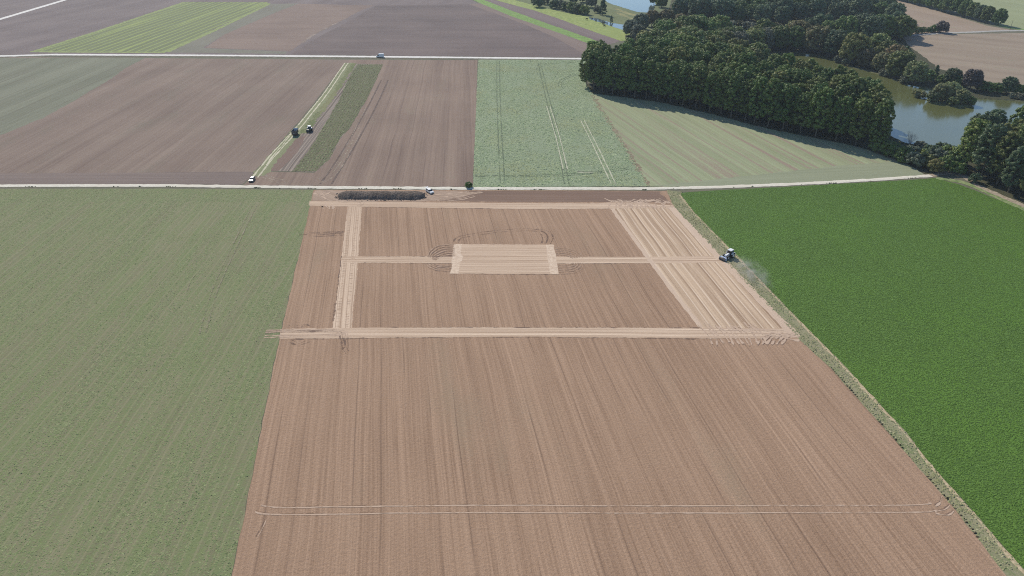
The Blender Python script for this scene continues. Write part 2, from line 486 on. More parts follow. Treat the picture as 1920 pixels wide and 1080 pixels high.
sheet('ploughed_field', [(655, 112), (895, 113), (893, 200), (886, 350), (760, 350), (456, 347.5), (470, 335), (505, 322), (590, 324), (617, 300), (640, 258), (655, 242), (687, 187), (705, 150), (718, 121), (652, 119)], M_f4, Zs['field2'], jit=.6)
M_hl = field_mat('headland_grey_soil', lin(112, 98, 93), lin(146, 130, 122), rowdir((100, 342), (400, 342)), seed=41, contrast=1.4, fine=1.2, clod=.9)
sheet('ploughed_headland', [(-700, 322), (0, 325), (240, 324), (478, 322), (468, 334), (452, 346.5), (0, 346.5), (-700, 346)], M_hl, Zs['field2'], jit=1.)
# strip of row crop, partly lifted
A_F3 = rowdir((555, 320), (690, 130))
M_f3 = field_mat('lifted_rows_soil', lin(92, 82, 76), lin(162, 148, 138), A_F3, seed=16, wb=.3, wm=1.2, wf=.5, wc=.3, wp=.3, contrast=1.4, line=(1.7, .3, lin(182, 166, 150), .75), broad=.5, fine=1.0, line_gap=(.2, .45))
sheet('row_crop_strip', [(652, 119), (718, 121), (705, 150), (687, 187), (655, 242), (640, 258), (617, 300), (592, 322.5), (500, 320.5), (515, 300), (545, 268), (575, 236), (600, 206), (622, 176), (640, 146)], M_f3, Zs['patch'], jit=.5)
M_f3s = field_mat('lifted_red_soil', lin(118, 98, 90), lin(148, 126, 114), A_F3, seed=17)
sheet('lifted_soil', [(573, 256), (560, 282), (540, 305), (522, 320), (500, 320.5), (515, 300), (545, 268), (560, 256)], M_f3s, Zs['patch2'], jit=.8)
GREEN3 = [(670, 121), (718, 121), (705, 150), (687, 187), (655, 242), (639, 257), (617, 299), (591, 321.5), (548, 321.5), (576, 285), (599, 250), (620, 215), (636, 187), (652, 150)]
M_g3 = field_mat('row_crop_ground', lin(98, 96, 76), lin(128, 122, 98), A_F3, seed=18)
sheet('row_crop_ground', GREEN3, M_g3, Zs['patch2'], jit=.8)
M_g3t = speckle_mat('row_crop_leaf', lin(98, 110, 74), lin(142, 148, 110), lin(120, 128, 90), scale=.7, big=.05, trans=.4)
tufts('row_crop', GREEN3, 2.1, (.25, .5), (.08, .26), M_g3t, z0=Zs['patch2'], rows=(A_F3, 1.5, .22), sides=4)
# grass lane with two wheel ruts
LANE = [(650, 118), (636, 138), (620, 162), (605, 183), (580, 214), (557, 242), (535, 266), (512, 291), (495, 312), (480, 330)]
M_lane = field_mat('lane_grass', lin(118, 124, 90), lin(156, 158, 122), A_F3, seed=19, wc=.6)
ribbon('grass_lane', [[(x + 5, y) for x, y in LANE]], 6.2, M_lane, Zs['band'], jit=.8)
M_yel = field_mat('lane_weeds', lin(122, 124, 88), lin(146, 144, 106), A_F3, seed=20, accent=lin(100, 112, 72), acc=(.45, .6))
ribbon('weedy_margin', [[(664, 119), (646, 146), (626, 176), (606, 204), (585, 230), (570, 250)]], 3.6, M_yel, Zs['band'], jit=1.2)
M_rut = speckle_mat('pale_rut', lin(192, 186, 160), lin(214, 206, 182), scale=1.0, bump=.2)
ribbon('wheel_rut', [LANE[:-1] + [(478, 333)]], .75, M_rut, Zs['band2'], offs=(-1.25, 1.25), jit=.2)
ribbon('wheel_rut', [[(556, 250), (535, 276), (518, 296), (504, 319)]], .7, M_rut, Zs['band2'], offs=(-2.4,), jit=.3)
M_faint = patchy_mat('faint_track', lin(166, 152, 136), lin(186, 170, 152), .5, (.42, .62))
ribbon('wheel_track', [[(494, 326), (500, 334), (525, 342), (570, 347), (610, 348)], [(500, 328), (515, 336), (555, 341), (600, 336), (625, 318), (650, 280), (690, 200)], [(600, 346), (622, 330), (640, 308), (672, 250)], [(450, 344), (478, 331)]], .5, M_faint, Zs['band2'], offs=(-.95, .95), jit=.2)
M_dk = patchy_mat('dark_track', lin(112, 98, 92), lin(124, 108, 101), .4, (.32, .56))
ribbon('wheel_track', [[(715, 150), (690, 200), (655, 262), (620, 318), (600, 345)], [(728, 150), (705, 200), (672, 262), (640, 315), (622, 345)]], .9, M_dk, Zs['band2'], jit=.15)

# pale green field with tramlines
F5 = [(897, 112), (1000, 112), (1098, 113), (1094, 150), (1108, 172), (1165, 262), (1218, 349.5), (1050, 350), (887, 351), (893, 200)]
A_F5 = rowdir((940, 345), (932, 115))
M_f5 = field_mat('pale_crop_soil', lin(124, 140, 112), lin(162, 172, 142), A_F5, accent=lin(150, 152, 112), acc=(.58, .74), seed=21, wc=.9, wp=.6, wb=.4, clod=.8, acc_scale=.02, contrast=1.1)
sheet('pale_crop_field', F5, M_f5, Zs['patch'], jit=.6)
M_f5t = speckle_mat('pale_crop_leaf', lin(136, 157, 117), lin(175, 187, 149), lin(160, 168, 126), scale=.6, big=.03, trans=.25)
def keep5(X, Y): return rng.uniform(0, 1, len(X)) < np.clip(vnoise(X, Y, .09, 8) * .9 + vnoise(X, Y, .4, 9) * .5, .2, 1)
tufts('pale_crop', F5, 2.6, (.25, .5), (.08, .28), M_f5t, z0=Zs['patch'], keep=keep5, sides=4)
M_tram = patchy_mat('tramline', lin(186, 186, 160), lin(204, 202, 180), .35, (.26, .46))
M_tramd = patchy_mat('tramline_dark', lin(108, 122, 98), lin(122, 134, 110), .35, (.36, .60))
ribbon('tramline', [[(934, 114), (935, 200), (942, 345)], [(1011, 118), (1028, 190), (1047, 260), (1062, 345)]], .55, M_tramd, Zs['track'] + .12, offs=(-1., 1.), jit=.15)
ribbon('tramline', [[(1028, 200), (1045, 255), (1060, 318)], [(1092, 226), (1118, 278), (1150, 345)], [(1082, 323), (1112, 323)]], .5, M_tram, Zs['track'] + .125, offs=(-1., 1.), jit=.15)
ribbon('tramline', [[(1096, 138), (1070, 143), (1052, 152), (1050, 162)], [(1010, 140), (1010, 124), (1022, 120), (1080, 117)], [(890, 330), (1000, 330), (1090, 326), (1180, 316)]], .5, M_tramd, Zs['track'] + .12, offs=(-1., 1.), jit=.15)

# pale striped stubble below the wood
F6 = [(1108, 172), (1150, 178), (1240, 190), (1330, 210), (1440, 238), (1530, 257), (1612, 274), (1670, 292), (1710, 312), (1735, 328), (1600, 338), (1480, 345.5), (1350, 350), (1219, 350), (1165, 262)]
A_F6 = rowdir((1330, 340), (1160, 205))
A_F6b = rowdir((1240, 235), (1375, 320))
M_f6 = field_mat('striped_stubble', lin(134, 141, 108), lin(172, 178, 143), A_F6b, accent=lin(156, 140, 124), acc=(.49, .63), seed=22, wb=.7, wm=.7, wf=.4, wc=.6, acc_scale=.004, acc_aniso=75, broad=.25, acc_fine=.2, fine=1.2, clod=.9, contrast=1.2)
sheet('stubble_field', F6, M_f6, Zs['field2'], jit=.6)
M_f6e = field_mat('grassy_margin', lin(134, 140, 114), lin(166, 170, 142), rowdir((1230, 347), (1720, 325)), seed=23, wc=.7)
sheet('grassy_margin', [(1222, 349), (1400, 330), (1560, 312), (1690, 302), (1733, 327), (1600, 337.5), (1480, 345), (1350, 349.5)], M_f6e, Zs['patch'], jit=1.)
ribbon('bare_earth_strip', [[(1110, 178), (1166, 266), (1216, 348)]], 2.0, speckle_mat('brown_margin', lin(130, 118, 98), lin(156, 142, 120), scale=.5), Zs['patch2'], jit=1.)

# fields beyond the far road
M_u1 = field_mat('grey_soil', lin(112, 100, 100), lin(140, 127, 124), rowdir((0, 95), (340, 10)), seed=24, wb=.8, wp=.8, broad=.06, fine=.6, clod=.6, contrast=1.4)
sheet('ploughed_field', [(-900, 104), (-900, -60), (2000, -130), (1400, -60), (885, 0), (905, 12), (1150, 100), (1096, 108), (560, 103), (0, 103)], M_u1, Zs['base'], jit=1.)
A_U2 = rowdir((180, 97), (430, 8))
M_u2 = field_mat('striped_green', lin(108, 116, 86), lin(134, 142, 102), A_U2, accent=lin(152, 164, 102), acc=(.52, .62), seed=25, wb=.7, wm=.7, acc_scale=.004, acc_aniso=30, acc_fine=.15, line=(7, 1.5, lin(158, 170, 104), .85), broad=.1, fine=.6, clod=.6, line_gap=(.2, .42))
sheet('striped_green_field', [(62, 97.5), (180, 60), (348, 3.5), (500, 4), (507, 7), (420, 45), (318, 98)], M_u2, Zs['field'], jit=.8)
ribbon('green_margin', [[(60, 97.5), (180, 60), (346, 4)], [(66, 97), (200, 98), (310, 98.5)], [(312, 97.5), (400, 58), (505, 7)]], 4.5, speckle_mat('bright_grass', lin(126, 138, 88), lin(152, 164, 102), scale=.3), Zs['patch'], jit=.6, curve=False)
M_u2b = field_mat('grey_green_strip', lin(118, 116, 104), lin(142, 138, 124), A_U2, seed=26, wp=.8, fine=.6, clod=.5)
sheet('grass_strip', [(318, 98.5), (420, 46), (508, 7.5), (560, 6.5), (520, 22), (420, 65), (380, 90), (540, 97), (536, 101)], M_u2b, Zs['field'], jit=1.5)
M_u3 = field_mat('tan_soil', lin(126, 108, 100), lin(154, 134, 122), rowdir((400, 60), (700, 58)), seed=27, wb=.6, wp=.7, broad=.05, fine=.5, clod=.5, contrast=1.4)
sheet('ploughed_field', [(385, 90), (420, 65), (520, 22), (560, 7), (700, 10.5), (672, 22), (635, 42), (587, 66), (567, 80), (545, 96)], M_u3, Zs['field2'], jit=1.2)
ribbon('wheel_track', [[(567, 80), (587, 66), (612, 52), (635, 42)]], 2.2, patchy_mat('far_track', lin(160, 144, 132), lin(172, 156, 144), .2), Zs['patch'], jit=.6)
M_u4 = field_mat('dark_grey_soil', lin(104, 92, 91), lin(132, 117, 113), rowdir((640, 60), (1000, 62)), seed=28, wb=.7, wp=.8, broad=.05, fine=.5, clod=.5, contrast=1.5)
sheet('ploughed_field', [(545, 102), (600, 68), (650, 42), (705, 10.5), (800, 9), (880, 8), (930, 26), (985, 46), (1045, 72), (1092, 100), (1092, 107.5), (800, 105.5)], M_u4, Zs['field'], jit=1.)
M_u6 = field_mat('brown_strip_soil', lin(124, 108, 102), lin(148, 131, 122), rowdir((900, 8), (1110, 92)), seed=29, broad=.06, fine=.6, clod=.5, contrast=1.3)
sheet('ploughed_strip', [(880, 8), (900, 6), (960, 30), (1040, 58), (1126, 88), (1096, 107), (1092, 100), (1045, 72), (985, 46), (930, 26)], M_u6, Zs['field2'], jit=1.)
M_gs = speckle_mat('bright_grass_strip', lin(110, 142, 76), lin(140, 168, 92), lin(124, 152, 84), scale=.25, big=.02)
sheet('grass_strip', [(886, -1), (905, -1), (962, 21), (1040, 49), (1140, 84), (1128, 90), (1040, 59), (960, 31), (900, 6)], M_gs, Zs['patch'], jit=1.)
M_u7 = field_mat('grey_brown_strip', lin(116, 102, 102), lin(138, 124, 120), rowdir((960, 15), (1140, 78)), seed=30, broad=.06, fine=.6, clod=.5, contrast=1.3)
sheet('ploughed_strip', [(905, -1), (918, -3), (965, 10), (1000, 19), (1050, 36), (1120, 62), (1165, 76), (1140, 85), (1040, 49), (962, 21)], M_u7, Zs['field'], jit=1.)
M_mead = speckle_mat('bright_meadow', lin(132, 148, 84), lin(164, 174, 104), lin(146, 160, 94), scale=.22, big=.03)
sheet('meadow', [(918, -3), (940, -6), (980, 4), (1010, 12), (1060, 24), (1100, 31), (1140, 45), (1175, 58), (1215, 72), (1165, 77), (1120, 62), (1050, 36), (1000, 19), (965, 10)], M_mead, Zs['field2'], jit=1.)
M_back = field_mat('rough_meadow', lin(92, 104, 76), lin(132, 138, 96), R(120), accent=lin(150, 156, 92), acc=(.55, .68), seed=31, wp=1., fine=.6, clod=.5)
sheet('rough_meadow', [(940, -6), (1000, -40), (1290, -60), (1300, 30), (1240, 70), (1215, 72), (1175, 58), (1140, 45), (1100, 31), (1060, 24), (1010, 12), (980, 4)], M_back, Zs['base'] + .008, jit=1.)
ribbon('reed_bank', [[(1150, 14), (1180, 26), (1218, 32)], [(1155, 22), (1180, 33), (1215, 42)]], 5, speckle_mat('dry_reeds', lin(130, 128, 88), lin(168, 162, 112), lin(110, 114, 80), scale=.3), Zs['patch'], jit=2.5)

# woodland floor and fields right of the lake
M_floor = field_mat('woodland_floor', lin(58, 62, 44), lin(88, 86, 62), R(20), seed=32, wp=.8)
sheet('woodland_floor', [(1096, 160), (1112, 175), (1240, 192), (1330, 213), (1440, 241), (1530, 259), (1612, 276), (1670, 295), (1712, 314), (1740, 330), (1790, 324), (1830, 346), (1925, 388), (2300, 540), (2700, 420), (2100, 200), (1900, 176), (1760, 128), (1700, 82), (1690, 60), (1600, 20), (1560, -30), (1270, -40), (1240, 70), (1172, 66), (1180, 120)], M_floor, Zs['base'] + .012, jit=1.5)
M_f7 = field_mat('tan_field_soil', lin(150, 132, 116), lin(172, 154, 136), rowdir((1620, 5), (1850, 55)), accent=lin(150, 148, 120), acc=(.55, .7), seed=33, wb=.7, broad=.05, fine=.5, clod=.4, contrast=1.3)
sheet('tan_field', [(1590, -6), (1660, -8), (1850, 48), (1900, 57), (1770, 61), (1700, 66), (1640, 40)], M_f7, Zs['field'], jit=1.)
M_f8 = field_mat('tan_field_soil_near', lin(142, 126, 110), lin(168, 152, 134), rowdir((1720, 80), (1920, 100)), accent=lin(144, 140, 118), acc=(.54, .68), seed=34, wb=.7, broad=.06, fine=.6, clod=.5, contrast=1.3)
sheet('tan_field', [(1680, 70), (1770, 64), (1920, 62), (2400, 58), (2400, 160), (1990, 172), (1900, 168), (1790, 150), (1730, 118)], M_f8, Zs['field'], jit=1.)
M_f9 = field_mat('pale_green_slope', lin(138, 146, 110), lin(166, 172, 132), rowdir((1860, 20), (1920, 30)), seed=35, wb=.7, broad=.06, fine=.5, clod=.4, accent=lin(158, 150, 124), acc=(.55, .7))
sheet('pale_green_field', [(1700, -12), (1800, -40), (2600, -50), (2600, 54), (1920, 55), (1892, 52), (1868, 44)], M_f9, Zs['field'], jit=1.)
ribbon('grass_bank', [[(1868, 46), (1890, 52), (1925, 56)]], 6, M_gs, Zs['patch'], jit=1.)

# roads: pale chalk tracks
M_road = speckle_mat('chalk_road', lin(214, 208, 192), lin(234, 228, 214), lin(222, 214, 198), scale=1.2, big=.05, bump=.2)
M_roadf = speckle_mat('far_chalk_road', lin(224, 220, 214), lin(240, 236, 230), scale=.6)
ROAD_A = [(-700, 348.5), (0, 348.5), (300, 348), (590, 351.5), (880, 353.5), (1220, 353.8), (1350, 350.8), (1500, 345), (1640, 337.2), (1745, 329.5)]
ribbon('farm_road', [ROAD_A], 3.1, M_road, Zs['road'], jit=.25, curve=False, crown=.06)
M_lane2 = speckle_mat('earth_track', lin(150, 136, 118), lin(182, 168, 148), scale=.8, bump=.3)
ribbon('farm_track', [[(1742, 330), (1772, 325), (1795, 324), (1808, 331), (1832, 347), (1868, 364), (1925, 388), (2100, 462)]], 3.2, M_lane2, Zs['road'], jit=.3)
ribbon('grass_verge', [[(1755, 334.5), (1800, 341), (1836, 354), (1870, 370), (1922, 393), (2100, 470)]], 3.4, speckle_mat('verge_bright', lin(112, 132, 80), lin(150, 160, 112), scale=.5), Zs['track'], jit=.4)
ribbon('farm_road', [[(-900, 110), (0, 105.3), (100, 102.5), (400, 104), (711, 106.5), (1092, 110.2)]], 5.4, M_roadf, Zs['road'], jit=.3, curve=False, crown=.06)
ribbon('ditch_grass', [[(-900, 112.5), (0, 107.6), (100, 105), (400, 106.4), (711, 109), (895, 111.3)]], 3.0, speckle_mat('ditch_weeds', lin(98, 92, 80), lin(124, 118, 98), scale=.4), Zs['track2'], jit=1., curve=False)
ribbon('farm_road', [[(-300, 118), (0, 36), (125, -1), (200, -22)]], 6., M_roadf, Zs['road'], jit=.3, curve=False)
ribbon('farm_track', [[(1700, 67), (1765, 62.5), (1830, 60), (1905, 57.5), (2200, 56)]], 5.5, speckle_mat('far_track_gravel', lin(166, 164, 160), lin(188, 184, 178), scale=.4), Zs['road'], jit=.5)

wp = resample([P(x, y + 1.9) for x, y in ROAD_A[1:]], .7, False)
Vw, Fw = [], []
for p in wp:
    if mnoise.noise(Vector((p.x * .13, 0, 9))) + .35 * mnoise.noise(Vector((p.x * .9, 0, 3))) < .30: continue
    b = len(Vw); r_ = random.uniform(.2, .55); q = p + Vector((random.uniform(-.3, .3), random.uniform(-.35, .25), 0))
    for j in range(5):
        a = j * 1.2566 + random.random() * .5
        Vw.append((q.x + r_ * math.cos(a) * random.uniform(.8, 1.6), q.y + r_ * math.sin(a) * random.uniform(.6, 1.1), Zs['road']))
    Vw.append((q.x, q.y, Zs['road'] + random.uniform(.15, .45)))
    for j in range(5): Fw.append((b + j, b + (j + 1) % 5, b + 5))
me = bpy.data.meshes.new('roadside_weeds'); me.from_pydata(Vw, [], Fw)
link('roadside_weeds', me, speckle_mat('roadside_weed', lin(122, 122, 88), lin(160, 154, 118), scale=1.5, trans=.3), kind='stuff')

# tyre marks in the near field, some with shading painted beside them
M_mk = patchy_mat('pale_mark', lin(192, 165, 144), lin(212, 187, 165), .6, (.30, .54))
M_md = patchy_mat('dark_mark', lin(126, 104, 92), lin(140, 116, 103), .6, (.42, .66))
zt = Zs['track2']
def nested(a, b, k):
    """k loops that shrink from the outer line a to the inner line b"""
    return [[(p[0] + (q[0] - p[0]) * i / (k - 1), p[1] + (q[1] - p[1]) * i / (k - 1)) for p, q in zip(a, b)] for i in range(k)]
lp = []
lp += nested([(852, 458.5), (822, 460.5), (806, 471), (802, 482)], [(852, 477), (838, 478), (826, 481), (815, 487)], 6)
lp += nested([(845, 509), (818, 506), (804, 500), (799, 494.5)], [(847, 498), (832, 498), (820, 497), (812, 494)], 4)
lp += nested([(1040, 464), (1068, 467), (1086, 475), (1092, 483)], [(1042, 477), (1055, 478), (1066, 480), (1074, 484)], 5)
lp += nested([(1047, 514), (1078, 511), (1093, 502), (1092, 493)], [(1045, 498), (1060, 498), (1070, 496), (1075, 493)], 5)
M_lp = patchy_mat('soft_mark', lin(176, 148, 126), lin(192, 164, 141), .6, (.30, .58))
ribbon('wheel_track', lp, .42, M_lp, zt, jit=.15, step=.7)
ribbon('wheel_track', [[(x + 1.5, y + 1.5) for x, y in l] for l in lp], .4, M_md, zt - .002, jit=.2, step=.7)  # dark copy of each loop, shifted aside: painted shading of the pale marks
ribbon('wheel_track', [[(854, 456), (858, 448), (872, 443), (906, 437.5), (947, 432.5), (989, 431), (1010, 433.5), (1021, 441), (1021, 456)], [(1004, 431.5), (1018, 433), (1029, 438.5), (1032, 447), (1028, 457)]], .5, M_md, zt, offs=(-.9, .9), jit=.2)
ribbon('wheel_track', [[(560, 439), (600, 438), (644, 435.5)], [(568, 442.5), (600, 442), (644, 440)]], .75, M_md, zt, jit=.2, offs=(-.5, .8))
FT = [(484, 953.5), (500, 957.2), (560, 958.5), (860, 954.8), (1200, 955.5), (1440, 955), (1700, 954), (1752, 950)]
ribbon('wheel_track', [FT], .32, M_mk, zt, offs=(-1.0, 1.0), jit=.1)
ribbon('wheel_track', [FT], .25, patchy_mat('mark_shade', lin(134, 108, 88), lin(146, 119, 98), .6, (.46, .72)), zt, offs=(-.7, 1.3), jit=.1)  # browner twin of the pair, shading painted next to the pale lines
ribbon('wheel_track', [[(500, 968), (492, 985), (478, 1008)], [(1752, 948), (1760, 942), (1764, 930)], [(1750, 957), (1768, 954), (1778, 946)], [(1752, 961), (1775, 964), (1786, 956)]], .25, M_md, zt, offs=(0,), jit=.15)
ribbon('wheel_track', [[(502, 969), (495, 986), (482, 1009)], [(1754, 950), (1762, 943), (1766, 931)], [(1752, 959), (1770, 956), (1780, 948)], [(1754, 963), (1777, 966), (1788, 958)]], .25, M_mk, zt + .001, offs=(0,), jit=.15)
ribbon('wheel_track', [[(498, 622), (560, 620), (640, 621), (648, 632)], [(496, 632), (560, 630), (632, 628), (650, 622)]], .5, M_mk, zt + .001, offs=(-.3, .5), jit=.2)
ribbon('wheel_track', [[(498, 623), (560, 621.5), (630, 622), (640, 634), (645, 650), (652, 662)], [(540, 612), (560, 613), (580, 609)], [(545, 640), (560, 645), (580, 640)], [(648, 636), (650, 650), (643, 656)]], .35, M_md, zt + .001, offs=(-.4, .5), jit=.3)
ribbon('soil_ridge', [[(526, 636.4), (720, 634), (1000, 632.5), (1330, 635.4)], [(720, 613.8), (1000, 614.2), (1310, 615)], [(845, 514.6), (940, 514.8), (1047, 515)], [(682, 481), (850, 481.4)], [(682, 493), (850, 494.4)], [(1046, 495), (1240, 494)], [(682, 388.5), (960, 392), (1140, 392)], [(640, 480), (631, 556), (623, 614)]], .35, M_md, zt, jit=.25, curve=False)
rr = random.Random(3)
turn, turn2 = [], []
for i in range(12):
    x = 1332 + i * 9.2 + rr.uniform(-3, 3)
    turn.append([(x - 22, 606 + rr.uniform(-3, 8)), (x - 8, 622), (x, 634), (x + rr.uniform(2, 9), 643 + rr.uniform(-2, 6))])
for i in range(6):
    x = 1430 + i * 9
    turn.append([(x + 20, 622 + rr.uniform(-3, 3)), (x + 4, 630), (x - 6, 640), (x - 10, 646)])
turn += [[(1390, 618), (1430, 626), (1470, 634), (1498, 640)], [(1400, 612), (1440, 622), (1480, 630), (1500, 634)], [(1330, 622), (1400, 618), (1470, 620)]]
ribbon('wheel_track', turn, .45, M_mk, zt + .003, jit=.2, step=.6)
ribbon('wheel_track', [[(x + 1, y + 2) for x, y in l] for l in turn[:18]], .35, M_md, zt + .001, jit=.2, step=.6)  # turn marks repeated dark and offset, as painted shading
top = []
for i in range(11):
    x = 1146 + i * 10.5 + rr.uniform(-4, 4)
    top.append([(x - 14, 374 + rr.uniform(-3, 3)), (x - 2, 377.5), (x + 9, 382), (x + 16, 390)])
    top.append([(x + 12, 375 + rr.uniform(-2, 3)), (x + 3, 378.5), (x - 5, 383), (x - 6, 391)])
top += [[(1176, 391), (1178, 384), (1195, 377.5), (1225, 376), (1250, 381)], [(580 + 8, 362), (604, 369), (614, 376)], [(600, 360), (606, 370), (612, 376)], [(596, 376), (610, 366), (622, 360)], [(612, 377), (606, 366), (600, 359)]]
ribbon('wheel_track', top, .55, M_mk, zt + .003, jit=.3, step=.8)
ribbon('wheel_track', [[(640, 379), (660, 377), (680, 380), (672, 386)], [(800, 372), (840, 370), (870, 366), (905, 360)], [(812, 364), (850, 364), (880, 360)], [(820, 376), (860, 374), (890, 368)], [(600, 388), (606, 386), (611, 391)], [(618, 386), (622, 388), (621, 392)]], .5, M_mk, zt + .002, offs=(-.7, .7), jit=.3)
rungs = []
for i in range(70):                                     # lug marks across the band that runs up the field
    t = i / 69
    y = 398 + t * 214
    xl = 652 + (623 - 652) * (y - 386) / 232
    xr = 679 + (659 - 679) * (y - 388) / 230
    for a, b in ((.14, .34), (.62, .82)):
        if rr.random() < .7: rungs.append([(xl + (xr - xl) * a, y), (xl + (xr - xl) * b, y + .4)])
ribbon('lug_mark', rungs, .35, patchy_mat('lug_mark', lin(188, 160, 136), lin(198, 170, 146), .8, (.4, .7)), zt, jit=.1, curve=False, step=.8)
M_ptl = patchy_mat('pale_tramline', lin(150, 144, 118), lin(168, 160, 134), .5, (.40, .66))
ribbon('wheel_track', [[(478, 385), (455, 430), (432, 480), (405, 540), (380, 625)], ], .45, M_ptl, .17, offs=(-.9, .9), jit=.12)
ribbon('wheel_track', [[(356, 530), (350, 548)], [(360, 524), (366, 516)]], .4, M_ptl, .17, jit=.1)

# water
def water_mat(name, deep, rough=.13):
    N = NT(name)
    N.set(N.bsdf.inputs['Base Color'], N.mix(N.noise(N.pos(), .03, 3.), deep, tuple(c * .8 for c in deep[:3]) + (1,)))
    N.bsdf.inputs['Roughness'].default_value = rough
    N.bsdf.inputs['IOR'].default_value = 1.75
    N.bsdf.inputs['Specular IOR Level'].default_value = .5
    N.bsdf.inputs['Specular Tint'].default_value = (.50, .74, 1, 1)  # blue of the reflected sky put into the specular tint
    N.bump(N.noise(N.map(N.pos(), (.5, .9, 1)), 1., 3.), .05, .1)
    return N.m
M_lake = water_mat('lake_water', lin(108, 112, 70))
M_pond = water_mat('pond_water', lin(84, 96, 92))
LAKE = [(1425, 100), (1455, 100), (1490, 99), (1525, 103), (1560, 113), (1597, 126), (1647, 139), (1688, 154), (1747, 168), (1790, 178), (1830, 184), (1915, 190), (2000, 198), (2300, 215), (2300, 262), (2000, 264), (1920, 262), (1850, 268), (1800, 282), (1765, 276), (1700, 270), (1660, 250), (1625, 222), (1570, 192), (1500, 166), (1450, 140), (1425, 118)]
lake_pts = smooth([P(*q) for q in LAKE] + [P(*LAKE[0])], 4)[:-1]
sheet('lake', None, M_lake, Zs['water'], jit=.8, world_pts=lake_pts)
M_bank = speckle_mat('lake_bank_grass', lin(72, 76, 52), lin(110, 108, 76), scale=.5, bump=.3)
link('lake_bank', strip_mesh([lake_pts + [lake_pts[0]]], 2.2, Zs['water'] - .05, .6, 2., (0,), .5), M_bank, kind='structure')
POND = [(1128, -25), (1130, -2), (1142, 6), (1170, 15), (1196, 23), (1225, 24), (1230, 0), (1210, -25)]
sheet('pond', POND, M_pond, Zs['water'], jit=1.5)
sheet('ditch_water', [(1104, 32.5), (1122, 35), (1145, 43), (1170, 46.5), (1190, 52), (1185, 58), (1165, 55.5), (1145, 49), (1125, 42), (1106, 36)], M_pond, Zs['water'], jit=.8)
M_grass_isl = speckle_mat('island_grass', lin(84, 90, 58), lin(120, 122, 80), scale=.5, bump=.3)
isl = [P(1735, 187), P(1760, 180), P(1800, 182), P(1822, 194), P(1815, 201), P(1780, 200), P(1745, 194)]
me = bpy.data.meshes.new('island'); ring = smooth(isl + [isl[0]], 4)[:-1]
cen = sum(ring, Vector()) / len(ring)
vv = [(p.x, p.y, .1) for p in ring] + [(p.x + (cen.x - p.x) * .2, p.y + (cen.y - p.y) * .2, .7) for p in ring] + [(cen.x, cen.y, 1.0)]
n_ = len(ring)
ff = [(i, (i + 1) % n_, n_ + (i + 1) % n_, n_ + i) for i in range(n_)] + [(n_ + i, n_ + (i + 1) % n_, 2 * n_) for i in range(n_)]
me.from_pydata(vv, [], ff)
link('island', me, M_grass_isl, kind='structure')

# ------------------------------------------------------------------ trees
def leaf_mat():
    N = NT('leaves')
    oi = N.n('ShaderNodeObjectInfo')
    p = N.n('ShaderNodeTexCoord').outputs['Object']
    f = N.rng(N.noise(p, .45, 3., .6), .35, .65)
    f2 = N.noise(p, 2.2, 2., .6)
    hsv = N.n('ShaderNodeHueSaturation', Color=oi.outputs['Color'], Hue=N.rng(f, 0, 1, .485, .515, False), Saturation=N.rng(f2, .3, .7, .8, 1.15, False),
              Value=N.math('MULTIPLY', N.rng(oi.outputs['Random'], 0, 1, .82, 1.18, False), N.rng(f2, .3, .7, .75, 1.25, False)))
    col = hsv.outputs[0]
    N.set(N.bsdf.inputs['Base Color'], col)
    N.bsdf.inputs['Roughness'].default_value = .6
    N.bsdf.inputs['Specular IOR Level'].default_value = .22
    tr = N.n('ShaderNodeBsdfTranslucent', Color=N.mix(.80, col, (0, 0, 0, 1)))
    mx = N.n('ShaderNodeAddShader', i0=N.bsdf.outputs[0], i1=tr.outputs[0])
    N.set(N.out.inputs['Surface'], mx.outputs[0])
    return N.m
M_leaf = leaf_mat()
M_bark = speckle_mat('bark', (.09, .075, .06, 1), (.17, .15, .125, 1), scale=3., bump=.3)
M_greybark = speckle_mat('grey_bark', (.16, .14, .13, 1), (.26, .235, .22, 1), scale=3.)

ICO = bmesh.new(); bmesh.ops.create_icosphere(ICO, subdivisions=1, radius=1)
ICO_V = np.array([v.co[:] for v in ICO.verts]); ICO_F = np.array([[v.index for v in f.verts] for f in ICO.faces]); ICO.free()

